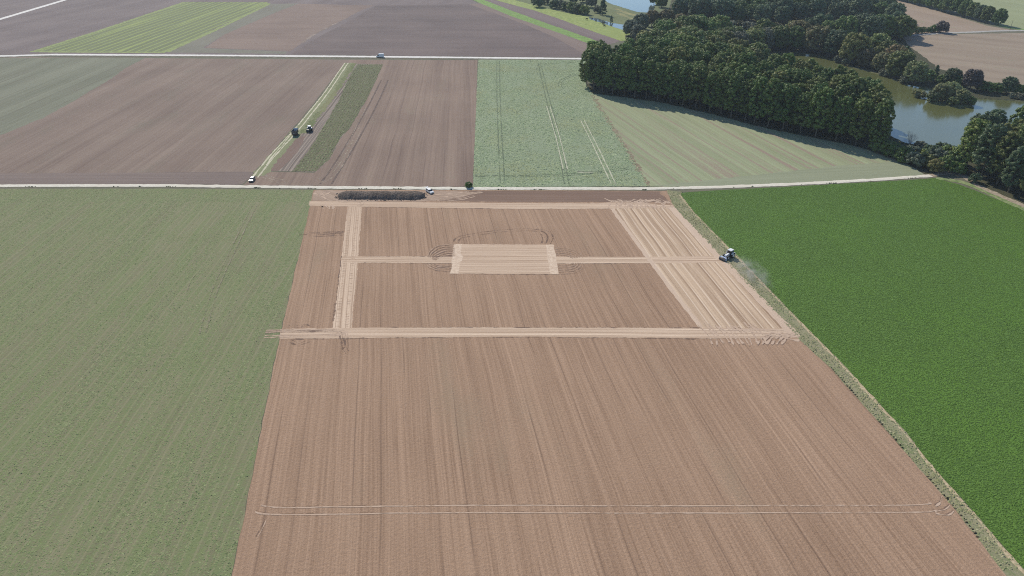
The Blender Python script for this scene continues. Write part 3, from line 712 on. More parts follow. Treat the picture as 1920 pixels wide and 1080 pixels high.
def crown_mesh(name, seed, prof, lobes, lobe_r, leaf, per, squash=.85, low=.1):
    """prof(t) -> crown radius at height fraction t of the crown; lobes hold many leaf-sized faces and a smaller solid core added to block light"""
    g = np.random.default_rng(seed)
    z0, z1 = prof['z']
    C, Rr = [], []
    dome = prof.get('dome')
    while len(C) < lobes:
        a = g.uniform(0, 2 * math.pi)
        if dome:                                        # over a domed surface, a few inside
            sp = g.uniform(-.75, 1.0)
            cp = math.sqrt(1 - sp * sp)
            e = dome[1]
            zc = z0 + .42 * (z1 - z0)
            k = g.uniform(.80, 1.04) if g.uniform() > .15 else g.uniform(.3, .7)
            hz = (.58 if sp > 0 else .42) * (z1 - z0)
            rad = dome[0] * abs(cp) ** e * k
            C.append((rad * math.cos(a), rad * math.sin(a), zc + math.copysign(abs(sp) ** e, sp) * hz * k)); Rr.append(g.uniform(*lobe_r))
            continue
        t = g.uniform(0, 1) ** .85
        rad = prof['r'](t)
        rr_ = rad * (g.uniform(0, 1) ** .38)
        C.append((rr_ * math.cos(a), rr_ * math.sin(a), z0 + (z1 - z0) * t)); Rr.append(g.uniform(*lobe_r))
    C, Rr = np.array(C), np.array(Rr)
    V, F3, = [], []
    off = 0
    for c, r in zip(C, Rr):
        v = ICO_V * r * .74 * g.uniform(.8, 1.2, (len(ICO_V), 1)); v[:, 2] *= squash
        V.append(v + c); F3.append(ICO_F + off); off += len(v)
        n = per
        d = g.normal(0, 1, (n, 3)); d[:, 2] = np.where(d[:, 2] < -.2, -d[:, 2] * g.choice([1, -1], n, p=[.6, .4]), d[:, 2])
        d /= np.linalg.norm(d, axis=1, keepdims=True)
        pos = c + d * r * g.uniform(.8, 1.12, (n, 1)) * np.array([1, 1, squash])
        nn = d + g.normal(0, .33, (n, 3)); nn /= np.linalg.norm(nn, axis=1, keepdims=True)
        ref = g.normal(0, 1, (n, 3)); u = np.cross(nn, ref); u /= np.linalg.norm(u, axis=1, keepdims=True); w = np.cross(nn, u)
        s = g.uniform(leaf[0], leaf[1], (n, 1)) * .5
        quad = np.stack([pos - u * s * 1.2, pos + w * s * .8, pos + u * s * 1.2, pos - w * s * .8], 1).reshape(-1, 3)
        V.append(quad)
        b = off + np.arange(n) * 4
        F3.append(np.stack([b, b + 1, b + 2], 1)); F3.append(np.stack([b, b + 2, b + 3], 1)); off += n * 4
    me = np_mesh(name, np.concatenate(V), np.concatenate(F3))
    me.materials.append(M_leaf)
    return me

def tube(V, F, a, b, ra, rb, k=6):
    d = (b - a).normalized(); u = d.orthogonal().normalized(); w = d.cross(u)
    o = len(V)
    for p, r in ((a, ra), (b, rb)):
        for i in range(k):
            t = 2 * math.pi * i / k
            V.append(p + (u * math.cos(t) + w * math.sin(t)) * r)
    for i in range(k): F.append((o + i, o + (i + 1) % k, o + k + (i + 1) % k, o + k + i))

def trunk_mesh(name, seed, h, r, limbs, reach, z_first=.3):
    g = random.Random(seed)
    V, F = [], []
    pts = [Vector((0, 0, -.2))]
    for i in range(1, 6):
        pts.append(Vector((g.uniform(-.25, .25), g.uniform(-.25, .25), h * i / 5)))
    for i in range(5):
        tube(V, F, pts[i], pts[i + 1], r * (1 - i * .17), r * (1 - (i + 1) * .17), 7)
    for i in range(limbs):
        t = z_first + (1 - z_first) * i / limbs
        z = h * t; a = i * 2.4 + g.uniform(-.4, .4)
        p = Vector((0, 0, z)); L = reach * (1.1 - t * .6)
        q = p + Vector((math.cos(a) * L * .6, math.sin(a) * L * .6, L * .5)); s = q + Vector((math.cos(a + .3) * L * .4, math.sin(a + .3) * L * .4, L * .5))
        tube(V, F, p, q, r * .38, r * .22, 5); tube(V, F, q, s, r * .22, r * .07, 5)
    me = bpy.data.meshes.new(name); me.from_pydata(V, [], F); me.materials.append(M_bark)
    return me

KINDS = {}
def kind(key, n, build):
    KINDS[key] = [build(i) for i in range(n)]
egg = lambda rm, pk: (lambda t: rm * (math.sin(math.pi * min(1, t ** pk)) ** .6 if 0 < t < 1 else .15) + .2)
kind('tall_tree', 7, lambda i: (crown_mesh('crown', 100 + i, {'z': (2.6, 22.6 + i % 4 * .8), 'dome': (4.7 + i % 3 * .3, .8)}, 250, (.5, 1.25), (.35, .65), 38), trunk_mesh('trunk', 100 + i, 19, .38, 9, 4.0)))
kind('broadleaf_tree', 7, lambda i: (crown_mesh('crown', 200 + i, {'z': (1.4, 13.6 + i % 3), 'dome': (6.2 + i % 3 * .5, .82)}, 270, (.55, 1.5), (.4, .75), 42), trunk_mesh('trunk', 200 + i, 10.5, .42, 9, 4.6, .22)))
kind('willow_tree', 4, lambda i: (crown_mesh('crown', 300 + i, {'z': (.7, 10.2 + i % 2), 'dome': (5.8, .85)}, 220, (.5, 1.3), (.3, .6), 46, .95), trunk_mesh('trunk', 300 + i, 7.5, .45, 8, 4.2, .2)))
kind('shrub', 5, lambda i: (crown_mesh('crown', 400 + i, {'z': (.2, 3.9 + i % 2 * .4), 'dome': (2.5, .85)}, 60, (.4, .85), (.25, .5), 46), trunk_mesh('trunk', 400 + i, 2.6, .13, 6, 1.6, .1)))
cone = lambda rm: (lambda t: rm * (1 - t) ** .8 + .15)
kind('conifer_tree', 2, lambda i: (crown_mesh('crown', 500 + i, {'z': (.9, 13.5), 'r': cone(3.9)}, 90, (.6, 1.15), (.4, .75), 50, .6), trunk_mesh('trunk', 500 + i, 12.5, .3, 10, 2.8, .1)))

HUES = {'deep': (.092, .145, .034), 'mid': (.118, .168, .040), 'olive': (.152, .175, .050), 'bluish': (.086, .128, .060), 'pale': (.19, .205, .085), 'silver': (.140, .160, .105), 'rust': (.165, .142, .062), 'plum': (.095, .080, .074), 'yellow': (.180, .182, .055)}
def tree(key, x, y, scale=1., hue='deep', label='', group=None, cat='tree', wpt=None, sq=1., name=None):
    p = wpt if wpt is not None else P(x, y)
    protos = KINDS[key]
    cm, tm = protos[random.randrange(len(protos))]
    root = bpy.data.objects.new(name or key, None)
    root.empty_display_size = .5
    COL.objects.link(root)
    root.location = (p.x, p.y, 0)
    root.rotation_euler = (0, 0, random.uniform(0, 6.28))
    s = scale * random.uniform(.94, 1.06)
    root.scale = (s * sq * random.uniform(.93, 1.07), s * sq * random.uniform(.93, 1.07), s)
    c = bpy.data.objects.new('crown', cm); COL.objects.link(c); c.parent = root
    h = HUES[hue]; v = random.uniform(.85, 1.15); w = random.uniform(.9, 1.12)
    c.color = (h[0] * v * w, h[1] * v, h[2] * v, 1)
    t = bpy.data.objects.new('trunk', tm); COL.objects.link(t); t.parent = root
    tag(root, label, cat, group)
    return root

def scatter(px, spacing, seed):
    poly = [P(*q) for q in px]
    pl = [(p.x, p.y) for p in poly]
    g = random.Random(seed)
    xs, ys = [p[0] for p in pl], [p[1] for p in pl]
    out = []
    for _ in range(9000):
        q = (g.uniform(min(xs), max(xs)), g.uniform(min(ys), max(ys)))
        if any((q[0] - o[0]) ** 2 + (q[1] - o[1]) ** 2 < spacing ** 2 for o in out): continue
        if inside(pl, np.array([q[0]]), np.array([q[1]]))[0]: out.append(q)
    return [Vector((a, b, 0)) for a, b in out]

lake_xy = [(p.x, p.y) for p in lake_pts]
def on_water(p): return inside(lake_xy, np.array([p.x]), np.array([p.y]))[0]

# the wood in front of the lake: a planted front row, then the mass behind
FRONT = [(1098, 163), (1130, 173), (1170, 180), (1235, 188), (1330, 209), (1440, 237), (1530, 256), (1605, 272), (1640, 281)]
fr = resample([P(*q) for q in FRONT], 7.4, False)
ORD = ['first', 'second', 'third', 'fourth', 'fifth', 'sixth', 'seventh', 'eighth', 'ninth', 'tenth', 'eleventh', 'twelfth', 'thirteenth', 'fourteenth', 'fifteenth', 'sixteenth', 'seventeenth', 'eighteenth', 'nineteenth', 'twentieth', 'twenty-first', 'twenty-second', 'twenty-third', 'twenty-fourth', 'twenty-fifth', 'twenty-sixth', 'twenty-seventh', 'twenty-eighth', 'twenty-ninth', 'thirtieth']
TONE = {'deep': 'dark green', 'mid': 'mid green', 'olive': 'olive green', 'bluish': 'blue-green', 'rust': 'rusty green', 'pale': 'pale green', 'silver': 'grey-green'}
def third(p, a, b, names):
    t = (p - a).dot(b - a) / (b - a).length_squared
    return names[0] if t < .34 else names[1] if t < .67 else names[2]
for i, p in enumerate(fr):
    q = p + Vector((random.uniform(-1, 1), random.uniform(-1, 1), 0))
    tree('tall_tree', 0, 0, random.uniform(.94, 1.06), random.choice(['deep', 'deep', 'mid']), f'tall front-edge tree of the wood, {ORD[i]} from its tip by the pale crop', 'trees in the front row of the wood', wpt=q)
WOOD = [(1104, 158), (1135, 168), (1236, 182), (1332, 203), (1442, 229), (1534, 249), (1606, 264), (1636, 272), (1638, 255), (1600, 216), (1500, 188), (1450, 172), (1400, 160), (1330, 149), (1260, 142), (1180, 141), (1108, 149)]
for p in scatter(WOOD, 7.6, 5):
    if on_water(p): continue
    hu = random.choice(['deep', 'mid', 'mid', 'olive'])
    wh = third(p, P(*(1110, 160)), P(*(1630, 265)), ('near its tip by the pale crop', 'halfway along it', 'near its end by the lake'))
    tree('tall_tree', 0, 0, random.uniform(.86, 1.1), hu, f'{TONE[hu]} tree inside the tall front wood, {wh}', f'trees inside the front wood, {TONE[hu]}, {wh}', wpt=p)
# mixed wood behind it, up to the inlet of the lake
STANDS = [
 ([(1208, 118), (1270, 121), (1335, 116), (1338, 100), (1270, 100), (1208, 103)], 9.5, 6, '1.15, 1.42', ['mid', 'mid', 'olive'], 'tree of the tall stand just behind the front wood'),
 ([(1344, 138), (1412, 138), (1418, 124), (1346, 122)], 9.0, 8, '1.0, 1.25', ['olive', 'mid', 'olive'], 'tree of the domed stand between front wood and lake inlet'),
 ([(1238, 88), (1345, 86), (1348, 70), (1238, 72)], 10.5, 14, '1.1, 1.4', ['mid', 'deep', 'olive'], 'tree of the second stand behind the front wood, below the rusty trees'),
 ([(1342, 105), (1425, 105), (1420, 92), (1346, 90)], 9.5, 15, '.95, 1.2', ['olive', 'mid', 'silver'], 'tree of the low stand left of the lake inlet'),
 ([(1428, 95), (1500, 96), (1500, 80), (1430, 76)], 10.5, 16, '1.0, 1.3', ['olive', 'rust', 'silver', 'mid'], 'tree of the mixed stand directly behind the lake inlet'),
]
for px_, sp_, sd_, sc_, hs_, lb_ in STANDS:
    lo, hi = (float(q) for q in sc_.split(','))
    for p in scatter(px_, sp_, sd_):
        if on_water(p): continue
        hu = random.choice(hs_)
        tree('broadleaf_tree', 0, 0, random.uniform(lo, hi), hu, f'{TONE[hu]} {lb_}', f'{TONE[hu]} {lb_}', wpt=p)
for i, (x, y, hu) in enumerate([(1352, 57, 'rust'), (1368, 59, 'silver'), (1384, 58, 'rust'), (1399, 60, 'silver'), (1414, 62, 'silver')]):
    tree('shrub', x, y, 2.1, hu, f'{TONE[hu]} bush of the low row before the most distant wood, {ORD[i]} from the left', 'low bushes before the distant wood', cat='bush')
# far bank of the lake
BANK = [(1506, 97), (1535, 94), (1600, 102), (1660, 112), (1690, 124), (1708, 142), (1690, 149), (1645, 134), (1596, 121), (1555, 107)]
for p in scatter(BANK, 11.5, 9):
    if on_water(p): continue
    hu = random.choice(['mid', 'olive', 'bluish', 'pale', 'rust'])
    wh = third(p, P(*(1490, 95)), P(*(1700, 140)), ('next to the inlet', 'halfway along the bank', 'next to the large tan field'))
    tree('broadleaf_tree', 0, 0, random.uniform(.8, 1.35), hu, f'{TONE[hu]} bushy tree on the far lake bank, {wh}', f'trees on the far lake bank, {TONE[hu]}, {wh}', wpt=p)
FAR = [(1512, 70), (1600, 60), (1682, 62), (1692, 78), (1640, 78), (1560, 76)]
for p in scatter(FAR, 12, 10):
    hu = random.choice(['deep', 'bluish', 'bluish', 'mid'])
    wh = third(p, P(*(1440, 72)), P(*(1690, 70)), ('above the inlet', 'midway to the tan fields', 'bordering the tan fields'))
    tree('broadleaf_tree', 0, 0, random.uniform(.95, 1.35), hu, f'{TONE[hu]} tree of the wood behind the lake-bank trees, {wh}', f'trees behind the lake bank, {TONE[hu]}, {wh}', wpt=p)
UP = [(1262, 32), (1340, 42), (1440, 46), (1500, 42), (1600, 38), (1685, 48), (1670, 26), (1600, 14), (1440, 22), (1275, 14)]
for p in scatter(UP, 14, 11):
    hu = random.choice(['deep', 'bluish', 'bluish'])
    wh = third(p, P(*(1265, 40)), P(*(1680, 40)), ('above the rusty trees', 'in its middle', 'by the upper tan field'))
    tree('broadleaf_tree', 0, 0, random.uniform(1.0, 1.35), hu, f'{TONE[hu]} tree of the most distant wood, {wh}', f'trees of the distant wood, {TONE[hu]}, {wh}', wpt=p)

# the wood on the right, next to the green crop
RW = [(1800, 322), (1836, 341), (1880, 358), (1925, 378), (1985, 402), (1985, 310), (1925, 290), (1860, 287), (1812, 300)]
for p in scatter(RW, 7.2, 12):
    if on_water(p): continue
    hu = random.choice(['bluish', 'mid', 'mid', 'olive'])
    wh = third(p, P(*(1800, 320)), P(*(1960, 395)), ('at the bend of the track', 'some way past the bend', 'farthest along the track'))
    tree('tall_tree', 0, 0, random.uniform(.86, 1.08), hu, f'tall {TONE[hu]} tree beside the green crop, {wh}', f'trees of the wood beside the green crop, {TONE[hu]}, {wh}', wpt=p)
for x, y, s, hu, l in ((1796, 324, .95, 'mid', 'shrub at the corner where the white road bends under the tall wood'), (1826, 342, .8, 'bluish', 'shrub at the foot of the tall wood, beside the shaded bend of the track')):
    tree('shrub', x, y, s * 1.3, hu, l, cat='shrub')

# single trees and shrubs that can be picked out
singles = [
 ('shrub', 1652, 285, 1.9, 'deep', 'tall dark shrub at the low end of the front wood'), ('shrub', 1668, 292, 1.7, 'deep', 'dark shrub just past the last tall tree of the front wood'),
 ('shrub', 1684, 297, 1.55, 'bluish', 'rounded grey-green shrub in front of the bare grey tree'), ('shrub', 1694, 303, 1.6, 'deep', 'dark rounded shrub below the bare grey tree, at the stubble edge'),
 ('shrub', 1708, 296, 1.4, 'silver', 'pale shrub right beside the bare grey tree'), ('shrub', 1712, 311, 1.5, 'silver', 'grey-green shrub in the corner of the pale striped field'),
 ('shrub', 1724, 300, 1.4, 'mid', 'mid green shrub in the thicket between the two woods'), ('shrub', 1733, 311, 1.3, 'yellow', 'yellowish green shrub in the thicket between the two woods'),
 ('shrub', 1740, 298, 1.7, 'bluish', 'bushy dark shrub on the near lake bank, between the two woods'), ('shrub', 1757, 306, 1.6, 'silver', 'silvery shrub in the middle of the thicket by the lake'),
 ('shrub', 1752, 322, 1.3, 'yellow', 'low yellow-green shrub where the white road leaves the field'), ('shrub', 1770, 321, 1.5, 'mid', 'dark shrub standing right above the bend of the white road'),
 ('shrub', 1776, 303, 1.8, 'mid', 'tall shrub against the left flank of the right-hand wood'), ('shrub', 1786, 316, 1.7, 'deep', 'dark shrub touching the left flank of the right-hand wood'),
 ('shrub', 1722, 286, 1.2, 'silver', 'low silvery shrub on the near shore of the lake'), ('shrub', 1764, 290, 1.4, 'bluish', 'low grey-green shrub on the near shore, left of the tall right wood'),
 ('broadleaf_tree', 1712, 158, .98, 'pale', 'large rounded pale green tree leaning over the far lake shore'), ('shrub', 1694, 157, 1.2, 'silver', 'low pale bush at the waterline left of the large rounded tree'),
 ('shrub', 1655, 142, 1.1, 'silver', 'low pale bush at the waterline under the lake-bank trees'), ('shrub', 1664, 145, 1.1, 'silver', 'second low pale bush at the waterline, nearer the large rounded tree'),
 ('shrub', 1570, 117, 1.1, 'silver', 'low grey bush at the waterline near the lake inlet'), ('shrub', 1585, 122, 1.1, 'silver', 'low grey bush at the waterline, right of another like it near the inlet'),
 ('conifer_tree', 1751, 150, .72, 'bluish', 'small pointed dark tree in the hedge before the large tan field'), ('shrub', 1738, 152, 1.5, 'mid', 'dark bush between the large rounded tree and the small pointed tree'),
 ('shrub', 1765, 157, 1.5, 'deep', 'dark bush right of the small pointed tree in the hedge'), ('broadleaf_tree', 1782, 160, .72, 'bluish', 'blue-green tree in the hedge, left of the plum-coloured tree'),
 ('shrub', 1800, 164, 1.6, 'deep', 'dark bush under the plum-coloured tree'), ('broadleaf_tree', 1818, 168, .86, 'plum', 'plum-coloured dark tree in the hedge behind the island'),
 ('shrub', 1840, 170, 1.6, 'deep', 'dark bush right of the plum-coloured tree'), ('shrub', 1853, 173, 1.4, 'deep', 'low dark bush midway along the far shore hedge'),
 ('shrub', 1867, 174, 1.3, 'mid', 'low bush left of the round blue-green tree on the shore'), ('broadleaf_tree', 1887, 175, .68, 'bluish', 'round blue-green tree alone on the far shore before the tan field'),
 ('shrub', 1906, 176, 1.4, 'deep', 'dark bush right of the round blue-green shore tree'), ('shrub', 1922, 177, 1.4, 'deep', 'dark bush at the frame end of the far shore hedge'),
 ('shrub', 1897, 184, .8, 'silver', 'pale bush at the waterline below the round blue-green tree'), ('shrub', 1912, 186, .8, 'silver', 'pale low bush at the waterline, last along the far shore'),
 ('willow_tree', 1762, 190, .86, 'pale', 'pale willow on the left half of the island'), ('willow_tree', 1778, 188, 1.02, 'pale', 'tallest pale willow at the centre of the island'),
 ('willow_tree', 1798, 194, .78, 'pale', 'willow on the right half of the island'), ('shrub', 1746, 191, 1.35, 'pale', 'pale bush at the left end of the island'),
 ('shrub', 1784, 198, 1.25, 'olive', 'bush at the front edge of the island'), ('shrub', 1814, 197, 1.3, 'deep', 'dark bush at the right tip of the island'),
 ('shrub', 1717, 182, 1.05, 'pale', 'low pale bush in the water just left of the island'), ('shrub', 1729, 184, .9, 'pale', 'low bush between the island and the low pale bush in the water'),
 ('broadleaf_tree', 1690, 66, .95, 'deep', 'dark round tree at the corner between the two tan fields'), ('broadleaf_tree', 1672, 72, .95, 'bluish', 'dark tree left of the corner between the two tan fields'),
 ('shrub', 1704, 64, 1.5, 'deep', 'bush in the short hedge between the tan fields, next to the dark round tree'), ('shrub', 1716, 63, 1.3, 'deep', 'bush in the middle of the short hedge between the tan fields'),
 ('shrub', 1728, 62, 1.2, 'mid', 'bush near the end of the short hedge between the tan fields'), ('shrub', 1741, 61, 1.1, 'deep', 'last low bush of the short hedge between the tan fields'),
 ('shrub', 1752, 60, 1.5, 'deep', 'upright bush beside the small lone tree at the track'), ('shrub', 1764, 61, 2.0, 'plum', 'small lone tree at the start of the grey track between tan fields'),
 ('willow_tree', 1182, 66, 1.15, 'silver', 'grey-green willow at the head of the ditch, left edge of the far wood'), ('willow_tree', 1196, 74, 1.1, 'silver', 'grey-green willow behind the tip of the front wood'),
 ('willow_tree', 1200, 55, 1.15, 'silver', 'grey-green willow beside the upper pond'), ('broadleaf_tree', 1222, 50, 1.0, 'rust', 'rusty brown tree above the grey-green willows'),
 ('broadleaf_tree', 1248, 50, 1.0, 'rust', 'rusty tree second from the grey-green willows'), ('broadleaf_tree', 1275, 54, .95, 'rust', 'rusty olive tree farthest from the grey-green willows'),
 ('shrub', 1007, 13, 2.3, 'bluish', 'rounded bush at the far end of the bright meadow'), ('shrub', 1040, 16, 2.2, 'bluish', 'upright dark bush beside the bright meadow'),
 ('shrub', 1052, 17, 2.0, 'silver', 'grey bush in the row along the bright meadow'), ('shrub', 1061, 20, 2.2, 'bluish', 'dark bush touching the wide thicket by the bright meadow'),
 ('shrub', 1073, 23, 2.2, 'mid', 'left part of the wide thicket by the bright meadow'), ('shrub', 1084, 25, 2.2, 'bluish', 'middle bush of the wide thicket by the bright meadow'),
 ('shrub', 1095, 27, 2.0, 'mid', 'right part of the wide thicket by the bright meadow'), ('conifer_tree', 1130, 28, 1.15, 'bluish', 'tall pointed tree between the ditch and the upper pond'),
 ('broadleaf_tree', 1108, 14, .8, 'silver', 'grey-green tree left of the tall pointed tree'), ('shrub', 1120, 24, 1.6, 'silver', 'grey bush at the foot of the tall pointed tree'),
 ('conifer_tree', 1146, 43, .5, 'bluish', 'small pointed bush beside the light patch of ditch water'), ('broadleaf_tree', 1075, 6, .7, 'bluish', 'dark tree behind the wide thicket by the meadow'),
 ('broadleaf_tree', 1050, 2, .7, 'bluish', 'dark tree at the upper rim behind the meadow bushes'), ('broadleaf_tree', 1092, 4, .75, 'deep', 'dark tree left of the upper pond'),
 ('shrub', 1022, 8, 1.7, 'silver', 'grey-green bush between two dark bushes by the meadow'), ('broadleaf_tree', 1012, -4, .7, 'bluish', 'dark tree at the far end of the meadow hedge'),
 ('broadleaf_tree', 1240, 14, .9, 'deep', 'dark tree on the far right shore of the upper pond'), ('broadleaf_tree', 1226, 8, .8, 'deep', 'dark tree overhanging the upper pond'),
 ('shrub', 879, 351, .58, 'deep', 'single round dark bush on the white road between brown and pale green fields'),
]
for key, x, y, s, hu, l in singles:
    tree(key, x, y, s, hu, l, cat='tree' if key != 'shrub' else 'bush', name=None)

# the dark tree row at the top right
ends = [P(1652, -9), P(1700, 4), P(1760, 19), P(1820, 35), P(1868, 47)]
row = resample(ends, 10.0, False)
row = list(reversed(row))
ordn = ['first', 'second', 'third', 'fourth', 'fifth', 'sixth', 'seventh', 'eighth', 'ninth', 'tenth', 'eleventh', 'twelfth', 'thirteenth', 'fourteenth', 'fifteenth', 'sixteenth', 'seventeenth', 'eighteenth', 'nineteenth', 'twentieth']
for i, p in enumerate(row):
    lab = f'dark tree of the row above the tan field, {ordn[i]} from its open end' if i < len(ordn) else 'dark tree at the far end of the row above the tan field'
    tree('broadleaf_tree', 0, 0, random.uniform(1.0, 1.16), random.choice(['deep', 'deep', 'deep', 'bluish']), lab, 'dark tree row above the tan field', wpt=p + Vector((random.uniform(-1.5, 1.5), random.uniform(-1.5, 1.5), 0)), sq=.92)

# leafless grey tree by the lake
def bare_tree(x, y, h):
    g = random.Random(4)
    V, F = [], []
    tw_V, tw_F = [], []
    def grow(p, d, L, r, lev):
        q = p + d * L
        if lev < 2: tube(V, F, p, q, r, r * .7, 5)
        else: tube(tw_V, tw_F, p, q, r, r * .5, 3)
        if lev >= 5: return
        for k in range(3 if lev else 6):
            nd = (d + Vector((g.uniform(-1, 1), g.uniform(-1, 1), g.uniform(-.2, .7))) * (.75 if lev else .8)).normalized()
            grow(q if lev else p + d * L * g.uniform(.4, 1), nd, L * g.uniform(.6, .8), r * .55, lev + 1)
    grow(Vector((0, 0, 0)), Vector((0, 0, 1)), h * .32, .2, 0)
    root = link('bare_tree', None, loc=P(x, y), label='leafless grey tree with fine twigs on the near shore of the lake', cat='tree')
    me = bpy.data.meshes.new('trunk'); me.from_pydata(V, [], F); link('trunk', me, M_greybark, root)
    me = bpy.data.meshes.new('branches'); me.from_pydata(tw_V, [], tw_F); o = link('twigs', me, M_greybark, root); o['kind'] = 'stuff'
bare_tree(1702, 284, 11)

# ------------------------------------------------------------------ vehicles
def prism(name, prof, y0, y1, m, parent, bev=.05, taper=0., y_shift=0.):
    """side profile (x, z) pulled across the width y0..y1; taper narrows points with z above the profile's middle"""
    bm = bmesh.new()
    zmin, zmax = min(p[1] for p in prof), max(p[1] for p in prof)
    def ring(y):
        s = 1 if y > 0 else -1
        return [bm.verts.new((x, y - s * taper * ((z - zmin) / max(.01, zmax - zmin)), z)) for x, z in prof]
    a, b = ring(y0), ring(y1)
    n = len(prof)
    bm.faces.new(a); bm.faces.new(list(reversed(b)))
    for i in range(n): bm.faces.new((a[i], b[i], b[(i + 1) % n], a[(i + 1) % n]))
    bmesh.ops.recalc_face_normals(bm, faces=bm.faces)
    if bev: bmesh.ops.bevel(bm, geom=[e for e in bm.edges], offset=bev, segments=2, affect='EDGES', clamp_overlap=True)
    me = bpy.data.meshes.new(name); bm.to_mesh(me); bm.free()
    return link(name, me, m, parent)

def box(name, c, s, m, parent, bev=.03, rot=None):
    bm = bmesh.new()
    bmesh.ops.create_cube(bm, size=1)
    bmesh.ops.scale(bm, vec=s, verts=bm.verts)
    if bev: bmesh.ops.bevel(bm, geom=bm.edges[:], offset=min(bev, min(s) * .4), segments=2, affect='EDGES')
    if rot: bmesh.ops.rotate(bm, verts=bm.verts, matrix=Matrix.Rotation(rot[0], 3, rot[1]))
    bmesh.ops.translate(bm, vec=c, verts=bm.verts)
    me = bpy.data.meshes.new(name); bm.to_mesh(me); bm.free()
    return link(name, me, m, parent)

def lathe(name, prof, c, m, parent, seg=20):
    """ring profile (radius, y) turned about the axle (y)"""
    bm = bmesh.new(); rows = []
    for i in range(seg):
        a = 2 * math.pi * i / seg
        rows.append([bm.verts.new((c[0] + r * math.cos(a), c[1] + y, c[2] + r * math.sin(a))) for r, y in prof])
    for i in range(seg):
        p, q = rows[i], rows[(i + 1) % seg]
        for j in range(len(prof) - 1): bm.faces.new((p[j], p[j + 1], q[j + 1], q[j]))
    bmesh.ops.recalc_face_normals(bm, faces=bm.faces)
    me = bpy.data.meshes.new(name); bm.to_mesh(me); bm.free()
    return link(name, me, m, parent)

M_tyre = plain('tyre_rubber', (.025, .025, .025), .9, 0, .2)
M_rim = plain('rim_metal', (.45, .45, .46), .4, .6)
M_glass = plain('dark_glass', (.02, .025, .03), .06, 0, .6)
M_white = plain('white_paint', (.78, .79, .80), .35, 0, .5, .05)
M_silver = plain('silver_paint', (.17, .175, .19), .3, .4, .5, .05)
M_dgrey = plain('dark_grey_paint', (.07, .07, .085), .3, .2, .5)
M_lamp = plain('lamp_glass', (.75, .78, .8), .1)
M_red = plain('tail_lamp', (.35, .02, .02), .3)
M_black = plain('black_plastic', (.03, .03, .033), .6)
M_blue = plain('pale_blue_paint', (.42, .50, .66), .45)
M_green = plain('tractor_dark_green', (.035, .06, .05), .4)
M_steel = plain('worn_steel', (.30, .29, .28), .55, .5)

def wheel(c, r, w, parent, rim_m=None, name='wheel', side=1):
    t = lathe(name, [(r * .62, -w / 2), (r * .92, -w / 2), (r, -w * .36), (r, w * .36), (r * .92, w / 2), (r * .62, w / 2)], c, M_tyre, parent)
    lathe('rim', [(.001, side * w * .30), (r * .3, side * w * .34), (r * .58, side * w * .40), (r * .64, side * w * .36)], c, rim_m or M_rim, t, 14)
    return t

def car(name, label, cat, loc, rz, paint, estate=True, tailgate_up=False):
    root = link(name, None, loc=loc, rz=rz, label=label, cat=cat)
    L, W = 4.4, 1.78
    body = prism('body', [(-2.18, .32), (2.15, .30), (2.2, .62), (2.1, .80), (1.2, .98), (-2.05, 1.0), (-2.2, .8)], -W / 2, W / 2, paint, root, .06)
    top = [(1.15, .97), (.35, 1.46), (-1.75 if estate else -1.1, 1.48), (-2.1 if estate else -1.85, .98)]
    prism('window', top, -W / 2 + .05, W / 2 - .05, M_glass, root, .02, .18)
    xr0, xr1 = .42, (-1.74 if estate else -1.1)
    box('roof', ((xr0 + xr1) / 2, 0, 1.49), (xr0 - xr1, W - .42, .07), paint, root, .03)
    for s in (1, -1):
        for x in (.30, -.62, -1.6):
            box('pillar', (x, s * (W / 2 - .13), 1.22), (.09, .05, .5), paint, root, .01, (s * -.36, 'X')) if False else None
        for x in (1.35, -1.35): wheel((x, s * (W / 2 - .1), .33), .33, .22, root, side=s)
        box('headlight', (2.14, s * .62, .68), (.14, .36, .14), M_lamp, root)
        box('tail_light', (-2.17, s * .70, .80), (.08, .2, .24), M_red, root)
        box('mirror', (.85, s * (W / 2 + .08), 1.02), (.16, .16, .12), paint, root)
    box('grille', (2.19, 0, .5), (.05, 1.0, .18), M_black, root, .01)
    if tailgate_up:
        g = box('tailgate', (-2.35, 0, 1.72), (.95, W - .45, .07), paint, root, .03, None)
        g.rotation_euler = (0, 0, 0)
    return root

def head_px(a, b):
    d = P(*b) - P(*a)
    return math.atan2(d.y, d.x)

car('parked_car', 'white estate car with raised tailgate parked at the end of the dark heap', 'car', P(806, 361), head_px((799, 356.5), (812, 364)), M_white, True, True)
car('parked_car', 'dark grey car with shiny roof and bonnet at the lower end of the grass lane', 'car', P(473, 339), head_px((480, 330), (470, 342)), M_silver, True)

